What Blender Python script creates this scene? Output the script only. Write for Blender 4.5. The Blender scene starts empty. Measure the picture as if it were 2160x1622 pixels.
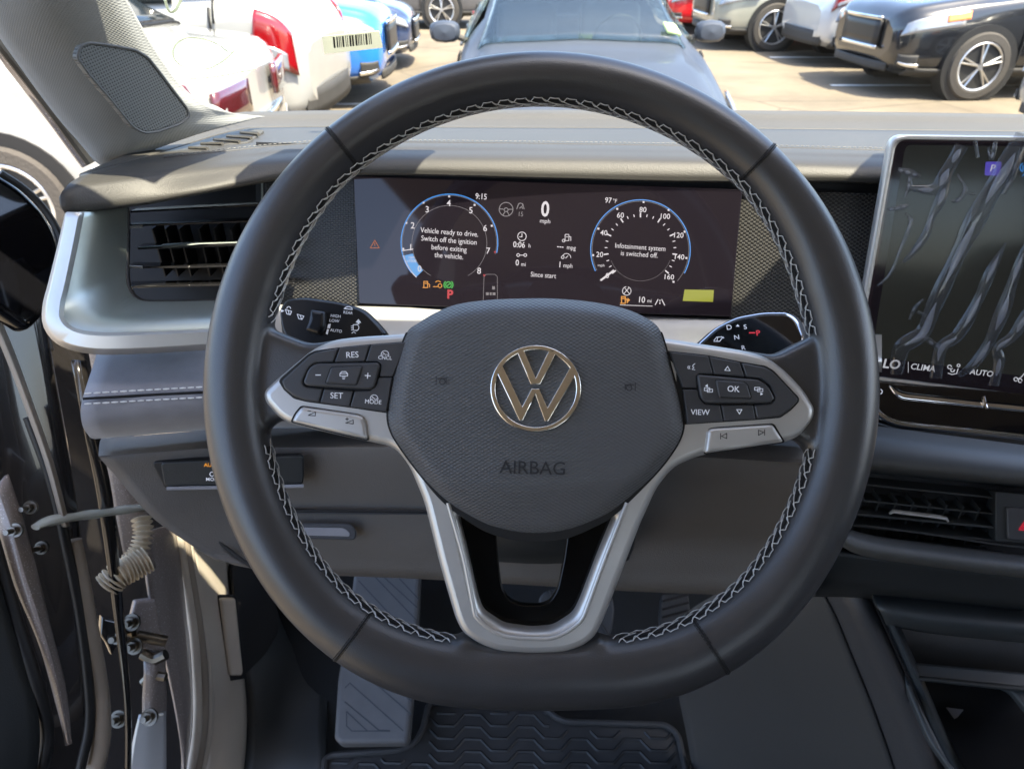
import bpy, bmesh, math, random
from math import sin, cos, pi, radians, sqrt
from mathutils import Vector, Matrix
random.seed(4)
scn = bpy.context.scene
# ------------------------------------------------------------------ camera, light, exposure
F = 1500.0; CX = 1080.0; CY = 811.0
CAMH = 1.55; PITCH = radians(32)
CAM = Vector((0, 0, CAMH))
RT = Vector((1, 0, 0)); FW = Vector((0, cos(PITCH), -sin(PITCH))); UP = Vector((0, sin(PITCH), cos(PITCH)))
cd = bpy.data.cameras.new('camera'); cam = bpy.data.objects.new('camera', cd); scn.collection.objects.link(cam)
cd.sensor_width = 36; cd.lens = 36 * F / 2160; cd.clip_start = 0.02; cd.clip_end = 400
cam.location = CAM; cam.rotation_euler = (radians(90) - PITCH, 0, 0)
cd.dof.use_dof = True; cd.dof.focus_distance = 0.43; cd.dof.aperture_fstop = 18
scn.camera = cam
SUN_DIR = Vector((0.34, -0.28, 0.90)).normalized()
w = bpy.data.worlds.new("World"); scn.world = w; w.use_nodes = True
nt = w.node_tree; bg = nt.nodes['Background']
sky = nt.nodes.new('ShaderNodeTexSky'); sky.sky_type = 'NISHITA'; sky.sun_disc = False
sky.sun_elevation = math.asin(SUN_DIR.z); sky.sun_rotation = math.atan2(SUN_DIR.x, SUN_DIR.y)
nt.links.new(sky.outputs[0], bg.inputs[0]); bg.inputs[1].default_value = 0.15; sky.ozone_density = .4; sky.dust_density = 2.5; sky.air_density = .8
sd = bpy.data.lights.new('sun', 'SUN'); sun = bpy.data.objects.new('sun', sd); scn.collection.objects.link(sun)
sd.energy = 3.4; sd.angle = radians(0.5); sd.color = (1.0, 0.89, 0.70)
sun.rotation_euler = SUN_DIR.to_track_quat('Z', 'Y').to_euler()
vs = scn.view_settings; vs.view_transform = 'Standard'; vs.look = 'None'; vs.exposure = 2.45; vs.gamma = 1.0; vs.use_curve_mapping = False

# ------------------------------------------------------------------ materials
M = {}
EK = 1.15 / 2 ** vs.exposure
def mat(name, col, rough=0.5, metal=0.0, spec=0.5, coat=0.0, emit=None, es=0.0, bump=None, var=0.0, vscale=30, sheen=0.0, speck=0.0, alpha=1.0):
    """bump = (kind, scale, strength, dist)"""
    m = bpy.data.materials.new(name); m.use_nodes = True; n = m.node_tree; L = n.links
    b = n.nodes['Principled BSDF']
    b.inputs['Base Color'].default_value = (*col, 1); b.inputs['Roughness'].default_value = rough
    b.inputs['Metallic'].default_value = metal; b.inputs['Specular IOR Level'].default_value = spec
    b.inputs['Coat Weight'].default_value = coat; b.inputs['Coat Roughness'].default_value = 0.04
    b.inputs['Sheen Weight'].default_value = sheen
    if emit: b.inputs['Emission Color'].default_value = (*emit, 1); b.inputs['Emission Strength'].default_value = es * EK * (2 if name.startswith('scr') or name.startswith('print') else 1.0)
    tc = n.nodes.new('ShaderNodeTexCoord')
    if var > 0:
        nz = n.nodes.new('ShaderNodeTexNoise'); nz.inputs['Scale'].default_value = vscale; nz.inputs['Detail'].default_value = 6
        L.new(tc.outputs['Object'], nz.inputs['Vector'])
        mr = n.nodes.new('ShaderNodeMapRange'); mr.inputs[1].default_value = .3; mr.inputs[2].default_value = .7
        mr.inputs[3].default_value = 1 - var; mr.inputs[4].default_value = 1 + var
        L.new(nz.outputs[0], mr.inputs[0])
        mx = n.nodes.new('ShaderNodeVectorMath'); mx.operation = 'SCALE'; mx.inputs[0].default_value = col
        L.new(mr.outputs[0], mx.inputs['Scale']); L.new(mx.outputs[0], b.inputs['Base Color'])
        m2 = n.nodes.new('ShaderNodeMapRange'); m2.inputs[3].default_value = max(0, rough - var * .35); m2.inputs[4].default_value = min(1, rough + var * .35)
        L.new(nz.outputs[0], m2.inputs[0]); L.new(m2.outputs[0], b.inputs['Roughness'])
    if speck > 0:   # metallic flake
        v = n.nodes.new('ShaderNodeTexVoronoi'); v.inputs['Scale'].default_value = 1600
        L.new(tc.outputs['Object'], v.inputs['Vector'])
        r = n.nodes.new('ShaderNodeMapRange'); r.inputs[1].default_value = .72; r.inputs[2].default_value = .8
        r.inputs[3].default_value = rough; r.inputs[4].default_value = .1
        s = n.nodes.new('ShaderNodeSeparateColor'); L.new(v.outputs['Color'], s.inputs[0]); L.new(s.outputs[0], r.inputs[0])
        mm = n.nodes.new('ShaderNodeMix'); mm.data_type = 'RGBA'
        mm.inputs['A'].default_value = (*col, 1); mm.inputs['B'].default_value = (.75, .7, .65, 1)
        r2 = n.nodes.new('ShaderNodeMapRange'); r2.inputs[1].default_value = 1 - speck; r2.inputs[2].default_value = 1
        L.new(s.outputs[1], r2.inputs[0]); L.new(r2.outputs[0], mm.inputs['Factor']); L.new(mm.outputs['Result'], b.inputs['Base Color'])
    if bump:
        kind, sc, st, dist = bump
        bp = n.nodes.new('ShaderNodeBump'); bp.inputs['Strength'].default_value = st; bp.inputs['Distance'].default_value = dist
        if kind == 'leather':
            v = n.nodes.new('ShaderNodeTexVoronoi'); v.inputs['Scale'].default_value = sc; v.feature = 'SMOOTH_F1'
            L.new(tc.outputs['Object'], v.inputs['Vector']); L.new(v.outputs['Distance'], bp.inputs['Height'])
        elif kind == 'noise':
            v = n.nodes.new('ShaderNodeTexNoise'); v.inputs['Scale'].default_value = sc; v.inputs['Detail'].default_value = 4
            L.new(tc.outputs['Object'], v.inputs['Vector']); L.new(v.outputs[0], bp.inputs['Height'])
        elif kind in ('dots', 'holes', 'weave'):
            sx = n.nodes.new('ShaderNodeSeparateXYZ'); L.new(tc.outputs['UV'], sx.inputs[0])
            def ml(o, k):
                a = n.nodes.new('ShaderNodeMath'); a.operation = 'MULTIPLY'; a.inputs[1].default_value = k
                L.new(o, a.inputs[0]); c = n.nodes.new('ShaderNodeMath'); c.operation = 'COSINE'; L.new(a.outputs[0], c.inputs[0]); return c.outputs[0]
            px_, py_ = sc   # full period in x and y, metres; lobes sit on a staggered lattice
            pr = n.nodes.new('ShaderNodeMath'); pr.operation = 'MULTIPLY'; L.new(ml(sx.outputs[0], 2 * pi / px_), pr.inputs[0]); L.new(ml(sx.outputs[1], 2 * pi / py_), pr.inputs[1])
            if kind == 'holes':   # dist < 0: raised lobes on black, else round holes in the colour
                r = n.nodes.new('ShaderNodeMapRange'); lo = dist < 0; bp.inputs['Distance'].default_value = abs(dist)
                r.inputs[1].default_value = -.1 if lo else .15; r.inputs[2].default_value = .35 if lo else .5
                r.inputs[3].default_value = 0 if lo else 1; r.inputs[4].default_value = 1 if lo else .25
                L.new(pr.outputs[0], r.inputs[0]); L.new(r.outputs[0], bp.inputs['Height'])
                mx = n.nodes.new('ShaderNodeMix'); mx.data_type = 'RGBA'; mx.inputs['A'].default_value = (.004, .004, .004, 1); mx.inputs['B'].default_value = (*col, 1)
                L.new(r.outputs[0], mx.inputs['Factor']); L.new(mx.outputs['Result'], b.inputs['Base Color'])
            else:
                L.new(pr.outputs[0], bp.inputs['Height'])
        L.new(bp.outputs[0], b.inputs['Normal'])
    if name in ('label_cream', 'grease_pen'):
        t = n.nodes.new('ShaderNodeBsdfTranslucent'); t.inputs[0].default_value = (*col, 1); x = n.nodes.new('ShaderNodeMixShader'); x.inputs[0].default_value = .5
        L.new(b.outputs[0], x.inputs[1]); L.new(t.outputs[0], x.inputs[2]); L.new(x.outputs[0], n.nodes['Material Output'].inputs[0])
    if alpha < 1: b.inputs['Alpha'].default_value = alpha
    M[name] = m; return m
def glassmat(name, tint, gloss, rough=0.02, fres=True):
    m = bpy.data.materials.new(name); m.use_nodes = True; n = m.node_tree; n.nodes.clear(); L = n.links
    o = n.nodes.new('ShaderNodeOutputMaterial'); t = n.nodes.new('ShaderNodeBsdfTransparent'); t.inputs[0].default_value = (*tint, 1)
    g = n.nodes.new('ShaderNodeBsdfGlossy'); g.inputs['Roughness'].default_value = rough
    mx = n.nodes.new('ShaderNodeMixShader')
    lw = n.nodes.new('ShaderNodeFresnel'); lw.inputs[0].default_value = 1.45
    mu = n.nodes.new('ShaderNodeMath'); mu.operation = 'MULTIPLY'; mu.inputs[1].default_value = gloss; L.new(lw.outputs[0], mu.inputs[0])
    L.new(mu.outputs[0], mx.inputs[0]); L.new(t.outputs[0], mx.inputs[1]); L.new(g.outputs[0], mx.inputs[2]); L.new(mx.outputs[0], o.inputs[0])
    M[name] = m; return m
LEA = ('leather', 1500, .35, .0003)
mat('leather', (.040, .040, .042), .34, spec=.85, bump=('leather', 1700, .26, .0003), var=.10, vscale=25)
mat('leather_side', (.03, .031, .034), .47, bump=('leather', 1900, .2, .00025))
mat('seam', (.004, .004, .004), .8)
mat('thread', (.58, .58, .56), .7)
mat('thread_cream', (.75, .76, .76), .7)
mat('airbag_plastic', (.100, .102, .106), .46, spec=.5, bump=('dots', (.0032, .0019), .5, .0004), var=.05, vscale=12)
mat('soft_grey', (.052, .055, .062), .6, bump=('noise', 900, .15, .0003))
mat('satin_silver', (.60, .59, .565), .38, metal=.6, bump=('noise', 2500, .04, .0002), var=.05)
mat('satin_dark_silver', (.40, .45, .43), .42, metal=.9)
mat('chrome', (.90, .87, .80), .08, metal=1)
mat('chrome_cool', (.85, .86, .88), .12, metal=1)
mat('key_plastic', (.055, .056, .060), .38, bump=('noise', 1800, .10, .0002), var=.06)
mat('gap_black', (.003, .003, .003), .6)
mat('piano_black', (.004, .004, .005), .06, coat=.3)
mat('insert_black', (.003, .003, .003), .12, spec=.3)
mat('stalk_plastic', (.012, .013, .015), .33, bump=('noise', 1500, .12, .0002))
mat('print_white', (.72, .74, .78), .6, emit=(.8, .85, 1), es=.10)
mat('print_black', (.01, .01, .01), .5)
mat('print_emboss', (.022, .023, .026), .5)
mat('dash_skin', (.040, .038, .034), .52, spec=.4, bump=('leather', 1050, .32, .0004), var=.08, vscale=10)
mat('dash_soft', (.062, .059, .052), .58, spec=.3, bump=('leather', 900, .30, .0005), var=.05, vscale=10)
mat('suede_grey', (.25, .25, .27), .85, sheen=.4, bump=('noise', 900, .3, .0004), var=.09, vscale=60)
mat('hard_plastic', (.125, .114, .102), .52, bump=('leather', 1100, .35, .0005), var=.06, vscale=15)
mat('hard_dark', (.022, .025, .026), .5, bump=('leather', 1100, .25, .0004), var=.08, vscale=10)
mat('matte_black', (.006, .006, .007), .55)
mat('mesh_panel', (.048, .046, .041), .38, bump=('holes', (.0044, .0030), .7, -.0010))
mat('screen_glass', (.006, .005, .007), .045, spec=.4, emit=(.045, .032, .042), es=.10)
mat('lcd_white', (.015, .015, .015), .5, emit=(.95, .88, .92), es=.66)
mat('lcd_dim', (.015, .015, .015), .5, emit=(.5, .44, .48), es=.35)
mat('lcd_blue', (.015, .015, .015), .5, emit=(.06, .35, .95), es=.75)
mat('lcd_fill', (.015, .015, .015), .5, emit=(.08, .35, .80), es=.8)
mat('lcd_red', (.015, .015, .015), .5, emit=(.85, .01, .04), es=.55)
mat('lcd_orange', (.015, .015, .015), .5, emit=(1, .38, .03), es=.62)
mat('lcd_rust', (.015, .015, .015), .5, emit=(.75, .22, .08), es=.5)
mat('lcd_green', (.015, .015, .015), .5, emit=(.06, .62, .08), es=.6)
mat('lcd_purple', (.015, .015, .015), .5, emit=(.13, .09, .55), es=.8)
mat('lcd_yellow', (.015, .015, .015), .5, emit=(.50, .52, .03), es=.55)
mat('pillar_fabric', (.20, .208, .20), .85, sheen=.2, bump=('weave', (.0020, .0020), .35, .0003), var=.04, vscale=40)
mat('grille_fabric', (.115, .125, .12), .6, bump=('holes', (.0028, .0028), .5, .0004))
mat('door_paint', (.018, .016, .015), .20, coat=.8)
mat('jamb_paint', (.26, .22, .20), .4, coat=.5, speck=.05)  # lightened and warmed to stand in for sunlight on the jamb
mat('rubber', (.28, .235, .185), .55, bump=('noise', 300, .2, .0005))
mat('rubber_dark', (.010, .010, .010), .5)
mat('beige_trim', (.50, .44, .36), .6, bump=('leather', 1100, .3, .0005), var=.06, vscale=15)  # warm light by the door opening is put into this pale colour
mat('boot_rubber', (.65, .56, .42), .5, var=.15, vscale=60)
mat('bolt_metal', (.20, .18, .15), .35, metal=1, var=.2, vscale=80)
mat('film_wrap', (.75, .78, .70), .12, spec=.8, alpha=.6)
mat('dead_pedal', (.11, .114, .12), .6, bump=('noise', 600, .2, .0005), var=.08)
mat('dead_groove', (.05, .06, .07), .7)
mat('pedal_rubber', (.045, .048, .052), .5)
mat('mat_rubber', (.042, .043, .044), .55, bump=('noise', 400, .3, .0005), var=.12, vscale=20)
mat('carpet', (.010, .012, .014), .95, bump=('noise', 900, .8, .002))
mat('console_side', (.062, .060, .057), .55, bump=('leather', 1100, .2, .0004), var=.05, vscale=8)
mat('console_pad', (.060, .059, .060), .5, bump=('leather', 800, .4, .0005))
mat('console_edge', (.040, .048, .053), .5)
mat('grey_ledge', (.085, .090, .092), .5, var=.04)
mat('headliner', (.66, .62, .57), .9)
mat('seat_leather', (.05, .05, .055), .5)
mat('label_cream', (.72, .72, .62), .6, var=.04)
mat('grease_pen', (.75, .78, .68), .8)
glassmat('windshield_glass', (.93, .96, .95), .30)
glassmat('film', (.80, .84, .86), .22, .08)
glassmat('clear_glass', (.80, .85, .82), .6, .02)
# cars outside
def paint(name, c, rough=.25, metal=.0, coat=1.0): return mat(name, c, rough, metal=metal, coat=coat, var=.04, vscale=3)
paint('white_paint', (.30, .30, .285)); paint('blue_paint', (.02, .16, .55)); paint('navy_paint', (.02, .035, .08))
paint('black_paint', (.010, .011, .013), .2); paint('grey_paint', (.028, .036, .052), .55, .0, .2); paint('red_paint', (.60, .01, .015))
paint('sage_paint', (.30, .30, .25), .3, .2); paint('silver_paint', (.55, .56, .56), .3, .3); paint('char_paint', (.07, .07, .075))
mat('tyre', (.045, .040, .034), .85, bump=('noise', 60, .5, .01)); mat('alloy', (.62, .62, .62), .3, metal=.9); mat('wheel_dark', (.008, .008, .008), .6)
mat('cladding', (.035, .033, .03), .7, var=.1, vscale=5); mat('car_glass', (.008, .011, .012), .06, spec=.4)
mat('car_glass_green', (.055, .085, .075), .12, spec=.25)
mat('lamp_red', (.20, .002, .004), .12, coat=1); mat('lamp_dark_red', (.07, .006, .008), .15, coat=1); mat('lamp_clear', (.28, .29, .31), .12, metal=.4, coat=1)
mat('lamp_amber', (.8, .22, .04), .2, coat=1); mat('grille_black', (.01, .01, .011), .4); mat('yellow_tag', (.8, .5, .02), .6); mat('green_tag', (.55, .70, .30), .6)
m = mat('lot_concrete', (.150, .122, .084), .9, bump=('noise', 40, .5, .01), var=.14, vscale=60)
n_ = m.node_tree; b_ = n_.nodes['Principled BSDF']; src = b_.inputs['Base Color'].links[0].from_socket
tc_ = n_.nodes.new('ShaderNodeTexCoord'); z_ = n_.nodes.new('ShaderNodeTexNoise'); z_.inputs['Scale'].default_value = .55; z_.inputs['Detail'].default_value = 9; z_.inputs['Roughness'].default_value = .65
n_.links.new(tc_.outputs['Object'], z_.inputs['Vector']); r_ = n_.nodes.new('ShaderNodeMapRange'); r_.inputs[1].default_value = .32; r_.inputs[2].default_value = .68; r_.inputs[3].default_value = .60; r_.inputs[4].default_value = 1.22
n_.links.new(z_.outputs[0], r_.inputs[0]); v_ = n_.nodes.new('ShaderNodeTexVoronoi'); v_.feature = 'DISTANCE_TO_EDGE'; v_.inputs['Scale'].default_value = .45; n_.links.new(tc_.outputs['Object'], v_.inputs['Vector'])
q_ = n_.nodes.new('ShaderNodeMapRange'); q_.inputs[1].default_value = .0; q_.inputs[2].default_value = .012; q_.inputs[3].default_value = .55; q_.inputs[4].default_value = 1; n_.links.new(v_.outputs[0], q_.inputs[0])
k_ = n_.nodes.new('ShaderNodeMath'); k_.operation = 'MULTIPLY'; n_.links.new(r_.outputs[0], k_.inputs[0]); n_.links.new(q_.outputs[0], k_.inputs[1])
x_ = n_.nodes.new('ShaderNodeVectorMath'); x_.operation = 'SCALE'; n_.links.new(src, x_.inputs[0]); n_.links.new(k_.outputs[0], x_.inputs['Scale']); n_.links.new(x_.outputs[0], b_.inputs['Base Color'])
mat('lot_paint', (.75, .74, .70), .8, var=.12, vscale=8)

# ------------------------------------------------------------------ helpers
def P(px, py, d): return CAM + d * (FW + RT * ((px - CX) / F) - UP * ((py - CY) / F))
ROOTM = {}; UVMATS = ('mesh_panel', 'grille_fabric', 'airbag_plastic', 'pillar_fabric')
def link(o): scn.collection.objects.link(o); return o
def thing(name, label, cat, loc=(0, 0, 0), M4=None, group=None):
    o = link(bpy.data.objects.new(name, None)); m4 = M4 if M4 else Matrix.Translation(Vector(loc))
    o.matrix_world = m4; o.empty_display_size = .05; ROOTM[o.name] = m4.copy()
    o['label'] = label; o['category'] = cat
    if group: o['group'] = group
    return o
def mk(name, verts, faces, m, parent=None, smooth=True, label=None, cat=None, group=None, kind=None, mods=(), mats=None, fm=None, ang=40, uvM=None):
    me = bpy.data.meshes.new(name)
    if parent is not None:
        mw = ROOTM[parent.name]
    else:
        lo = Vector((sum(v[0] for v in verts) / len(verts), sum(v[1] for v in verts) / len(verts), min(v[2] for v in verts))); mw = Matrix.Translation(lo)
    inv = mw.inverted(); me.from_pydata([inv @ Vector(v) for v in verts], [], faces)
    me.materials.append(M[m])
    if mats:
        for x in mats: me.materials.append(M[x])
    if fm:
        for i, k in fm.items(): me.polygons[i].material_index = k
    if m in UVMATS:
        ul = me.uv_layers.new(name='UVMap'); iv = uvM.inverted() if uvM else None
        co = [(iv @ Vector(q)) if iv else Vector((q[0], q[2], 0)) for q in verts]
        for lp in me.loops: c = co[lp.vertex_index]; ul.data[lp.index].uv = (c.x, c.y)
    me.update()
    if smooth: me.shade_smooth()
    o = link(bpy.data.objects.new(name, me))
    if parent is not None: o.parent = parent
    else: o.matrix_world = mw
    ROOTM[o.name] = mw.copy()
    if smooth and ang:
        try:
            me.set_sharp_from_angle(angle=radians(ang))
        except Exception: pass
    if label: o['label'] = label
    if cat: o['category'] = cat
    if group: o['group'] = group
    if kind: o['kind'] = kind
    for md in mods:
        if md[0] == 'solid':
            x = o.modifiers.new('s', 'SOLIDIFY'); x.thickness = md[1]; x.offset = md[2] if len(md) > 2 else -1
        if md[0] == 'sub':
            x = o.modifiers.new('u', 'SUBSURF'); x.levels = x.render_levels = md[1]
        if md[0] == 'bev':
            x = o.modifiers.new('b', 'BEVEL'); x.width = md[1]; x.segments = md[2] if len(md) > 2 else 2; x.limit_method = 'ANGLE'
    return o
class Geo:
    def __init__(s): s.v = []; s.f = []
    def add(s, v, f):
        b = len(s.v); s.v += [Vector(x) for x in v]; s.f += [tuple(i + b for i in q) for q in f]; return s
    def box(s, c, sz, Mx=None):
        c = Vector(c); v = []
        for k in range(8):
            q = Vector(((k & 1) - .5, ((k >> 1) & 1) - .5, ((k >> 2) & 1) - .5)); q = Vector((q.x * sz[0], q.y * sz[1], q.z * sz[2]))
            v.append((Mx @ q if Mx else q) + c)
        return s.add(v, [(0, 2, 3, 1), (4, 5, 7, 6), (0, 1, 5, 4), (2, 6, 7, 3), (0, 4, 6, 2), (1, 3, 7, 5)])
    def tube(s, pts, r, n=8, cap=True, closed=False, flat=1.0, fn=None):
        pts = [Vector(p) for p in pts]; N = len(pts); up = Vector((.13, .2, .97)); v = []
        pu = None
        for i, p in enumerate(pts):
            if closed: t = pts[(i + 1) % N] - pts[i - 1]
            else: t = pts[min(i + 1, N - 1)] - pts[max(i - 1, 0)]
            if t.length < 1e-9: t = Vector((0, 0, 1))
            t.normalize()
            if fn: b = (fn - t * fn.dot(t)).normalized(); a = t.cross(b)
            else:
                if pu is None: pu = up if abs(t.dot(up)) < .9 else Vector((1, 0, 0))
                a = t.cross(pu).normalized(); b = a.cross(t).normalized(); pu = b
            rr = r[i] if isinstance(r, (list, tuple)) else r
            for k in range(n):
                q = 2 * pi * k / n; v.append(p + a * cos(q) * rr + b * sin(q) * rr * flat)
        f = []
        for i in range(N if closed else N - 1):
            for k in range(n):
                j = (i + 1) % N; f.append((i * n + k, i * n + (k + 1) % n, j * n + (k + 1) % n, j * n + k))
        if cap and not closed: f.append(tuple(range(n))[::-1]); f.append(tuple((N - 1) * n + k for k in range(n)))
        return s.add(v, f)
    def mk(s, name, m, parent=None, **k): return mk(name, s.v, s.f, m, parent, **k)
def cr(p0, p1, p2, p3, t):
    return [.5 * (2 * b + (c - a) * t + (2 * a - 5 * b + 4 * c - d) * t * t + (3 * b - a - 3 * c + d) * t ** 3) for a, b, c, d in zip(p0, p1, p2, p3)]
def curve(pts, n=6, closed=False):
    out = []; N = len(pts)
    for i in range(N if closed else N - 1):
        if closed: q = [pts[(i + k) % N] for k in (-1, 0, 1, 2)]
        else:
            q = [pts[max(i - 1, 0)], pts[i], pts[i + 1], pts[min(i + 2, N - 1)]]
            if i == 0: q[0] = [2 * a - b for a, b in zip(pts[0], pts[1])]
            if i == N - 2: q[3] = [2 * a - b for a, b in zip(pts[-1], pts[-2])]
        for k in range(n): out.append(cr(*q, k / n))
    if not closed: out.append(list(pts[-1]))
    return out
def resample(pts, n):
    L = [0]
    for a, b in zip(pts, pts[1:]): L.append(L[-1] + sqrt(sum((x - y) ** 2 for x, y in zip(a[:2], b[:2]))) + 1e-9)
    out = []; j = 0
    for i in range(n):
        t = L[-1] * i / (n - 1)
        while j < len(L) - 2 and L[j + 1] < t: j += 1
        q = (t - L[j]) / (L[j + 1] - L[j]); out.append([a + (b - a) * q for a, b in zip(pts[j], pts[j + 1])])
    return out
def grid_faces(R, C, flip=False):
    f = []
    for i in range(R - 1):
        for j in range(C - 1):
            q = (i * C + j, i * C + j + 1, (i + 1) * C + j + 1, (i + 1) * C + j); f.append(q[::-1] if flip else q)
    return f
def loft(name, rows, m, parent, n=40, sub=5, K=1.0, thick=.004, smoothx=True, dd=0.0, **k):
    """rows of (px,py,depth): first row highest in the picture; surface faces the camera"""
    rr = [resample(curve([(a[0], a[1], a[2] * K + dd) for a in r], 6) if smoothx and len(r) > 2 else [(a[0], a[1], a[2] * K + dd) for a in r], n) for r in rows]
    g = curve([sum(r, []) for r in rr], sub) if sub > 1 else [sum(r, []) for r in rr]
    v = [P(*row[3 * j:3 * j + 3]) for row in g for j in range(n)]
    mods = [('solid', thick, 1)] if thick else []
    return mk(name, v, grid_faces(len(g), n, flip=False), m, parent, mods=mods, **k)
class Fr:
    def __init__(s, a, b, c):
        A, B, C = P(*a), P(*b), P(*c); s.o = A; s.u = (B - A).normalized(); s.n = s.u.cross(C - A).normalized(); s.n = s.n if s.n.dot(CAM - A) > 0 else -s.n; s.v = s.n.cross(s.u)
        s.M = Matrix((( s.u.x, s.v.x, s.n.x, A.x), (s.u.y, s.v.y, s.n.y, A.y), (s.u.z, s.v.z, s.n.z, A.z), (0, 0, 0, 1)))
    def w(s, px, py, h=0):
        d = FW + RT * ((px - CX) / F) - UP * ((py - CY) / F); o = s.o + s.n * h
        return CAM + d * ((o - CAM).dot(s.n) / d.dot(s.n))
    def l(s, px, py, h=0):
        q = s.w(px, py, h) - s.o; return Vector((q.dot(s.u), q.dot(s.v)))
    def sc(s, px, py): return (s.w(px + 1, py) - s.w(px, py)).length
def FrW(A, B, C):
    f = Fr.__new__(Fr); A, B, C = Vector(A), Vector(B), Vector(C); f.o = A; f.u = (B - A).normalized(); f.n = f.u.cross(C - A).normalized()
    f.n = f.n if f.n.dot(CAM - A) > 0 else -f.n; f.v = f.n.cross(f.u)
    f.M = Matrix(((f.u.x, f.v.x, f.n.x, A.x), (f.u.y, f.v.y, f.n.y, A.y), (f.u.z, f.v.z, f.n.z, A.z), (0, 0, 0, 1))); return f
def cmesh(cu):
    o = bpy.data.objects.new('tmp', cu); me = bpy.data.meshes.new_from_object(o)
    v = [x.co.copy() for x in me.vertices]; f = [tuple(p.vertices) for p in me.polygons]
    bpy.data.objects.remove(o); bpy.data.meshes.remove(me); bpy.data.curves.remove(cu); return v, f
def roundc(pts, r, n=4):
    out = []; N = len(pts)
    for i in range(N):
        p = Vector(pts[i][:2]); a = Vector(pts[i - 1][:2]) - p; b = Vector(pts[(i + 1) % N][:2]) - p
        rr = min(r, a.length * .45, b.length * .45); A = p + a.normalized() * rr; B = p + b.normalized() * rr
        for k in range(n + 1):
            t = k / n; out.append(tuple((1 - t) ** 2 * A + 2 * t * (1 - t) * p + t * t * B))
    return out
def plate_geo(fr, loops, h, th, bev, bres=3):
    cu = bpy.data.curves.new('c', 'CURVE'); cu.dimensions = '2D'; cu.fill_mode = 'BOTH'
    cu.extrude = max(th / 2 - bev, 0.00001); cu.bevel_depth = bev; cu.bevel_resolution = bres; cu.offset = -bev
    for lp in loops:
        s = cu.splines.new('POLY'); pts = [fr.l(x[0], x[1], h) for x in lp]; s.points.add(len(pts) - 1)
        for q, p in zip(s.points, pts): q.co = (p.x, p.y, 0, 1)
        s.use_cyclic_u = True
    v, f = cmesh(cu); T = fr.M @ Matrix.Translation((0, 0, h - th / 2)); return [T @ x for x in v], f
def plate(name, fr, loops, h, th, bev, m, parent, **k):
    v, f = plate_geo(fr, loops, h, th, bev, k.pop('bres', 3)); k.setdefault('uvM', fr.M); return mk(name, v, f, m, parent, **k)
def text_geo(fr, s, px, py, size, h=0, ang=0, ax='CENTER', bold=0.0, sx=1.0, ext=.00008):
    cu = bpy.data.curves.new('t', 'FONT'); cu.body = s; cu.align_x = ax; cu.align_y = 'CENTER'; k = fr.sc(px, py)
    cu.size = size * k; cu.extrude = ext; cu.offset = bold * size * k * .01; cu.resolution_u = 3
    v, f = cmesh(cu); o = fr.w(px, py, h); A = radians(ang)
    u = fr.u * cos(A) - fr.v * sin(A); vv = fr.v * cos(A) + fr.u * sin(A)
    return [o + u * x.x * sx + vv * x.y + fr.n * x.z for x in v], f
def strokes_geo(fr, lines, wpx, h=0):
    g = Geo()
    for ln in lines:
        W = wpx
        for (a, b) in zip(ln, ln[1:]):
            k = fr.sc(a[0], a[1]); A = fr.w(a[0], a[1], h); B = fr.w(b[0], b[1], h); t = (B - A)
            if t.length < 1e-9: continue
            t.normalize(); s = fr.n.cross(t) * W * k * .5; e = t * W * k * .35
            g.add([A - s - e, B - s + e, B + s + e, A + s - e], [(0, 1, 2, 3)])
            dn = fr.n * -.00012; g.add([A - s - e + dn, B - s + e + dn, B + s + e + dn, A + s - e + dn], [(3, 2, 1, 0)])
    return g.v, g.f
def arc(cx, cy, r, a0, a1, n=24, ry=None):
    ry = ry or r; return [(cx + r * cos(radians(a0 + (a1 - a0) * i / n)), cy - ry * sin(radians(a0 + (a1 - a0) * i / n))) for i in range(n + 1)]
class Gfx:   # a printed or lit graphic collected as one mesh
    def __init__(s, fr, h=0): s.g = Geo(); s.fr = fr; s.h = h
    def t(s, st, px, py, size, **k): s.g.add(*text_geo(s.fr, st, px, py, size, s.h, **k)); return s
    def s(s, lines, w): s.g.add(*strokes_geo(s.fr, lines, w, s.h)); return s
    def p(s, pts):
        v = [s.fr.w(x, y, s.h) for x, y in pts]; s.g.add(v, [tuple(range(len(v)))[::-1]]); return s
    def mk(s, name, m, parent, **k): return mk(name, s.g.v, s.g.f, m, parent, smooth=False, **k)

# ================================================================== STEERING WHEEL
WD = .39
WF = Fr((1141, 811, WD), (1500, 811, WD), (1141, 400, WD))      # wheel plane, x right, y up, z to the viewer
wheel = thing('steering_wheel', 'black leather three-spoke steering wheel with satin silver spokes and round chrome emblem', 'steering wheel', M4=WF.M.copy())
WCX, WCY = 1141, 824
RB = resample(curve([(0, 670), (6, 673), (12, 681), (18, 692), (24, 701), (30, 707), (38, 712), (50, 713), (70, 709), (100, 708), (180, 709)], 8), 120)
def rim_at(a):   # a in degrees, counter-clockwise from the right; returns outer r, radial width
    e = abs(((a + 90 + 180) % 360) - 180); R = 709.0
    for (x0, y0), (x1, y1) in zip(RB, RB[1:]):
        if x0 <= e <= x1: t = (e - x0) / (x1 - x0); R = y0 + (y1 - y0) * t
    tab = [(-180, 128), (-135, 130), (-112, 146), (-90, 152), (-68, 150), (-45, 136), (-10, 134), (20, 132), (45, 108), (90, 106), (135, 106), (160, 126), (180, 128)]
    aa = ((a + 180) % 360) - 180
    for (x0, y0), (x1, y1) in zip(tab, tab[1:]):
        if x0 <= aa <= x1: return R, y0 + (y1 - y0) * (aa - x0) / (x1 - x0)
    return R, 128
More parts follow.
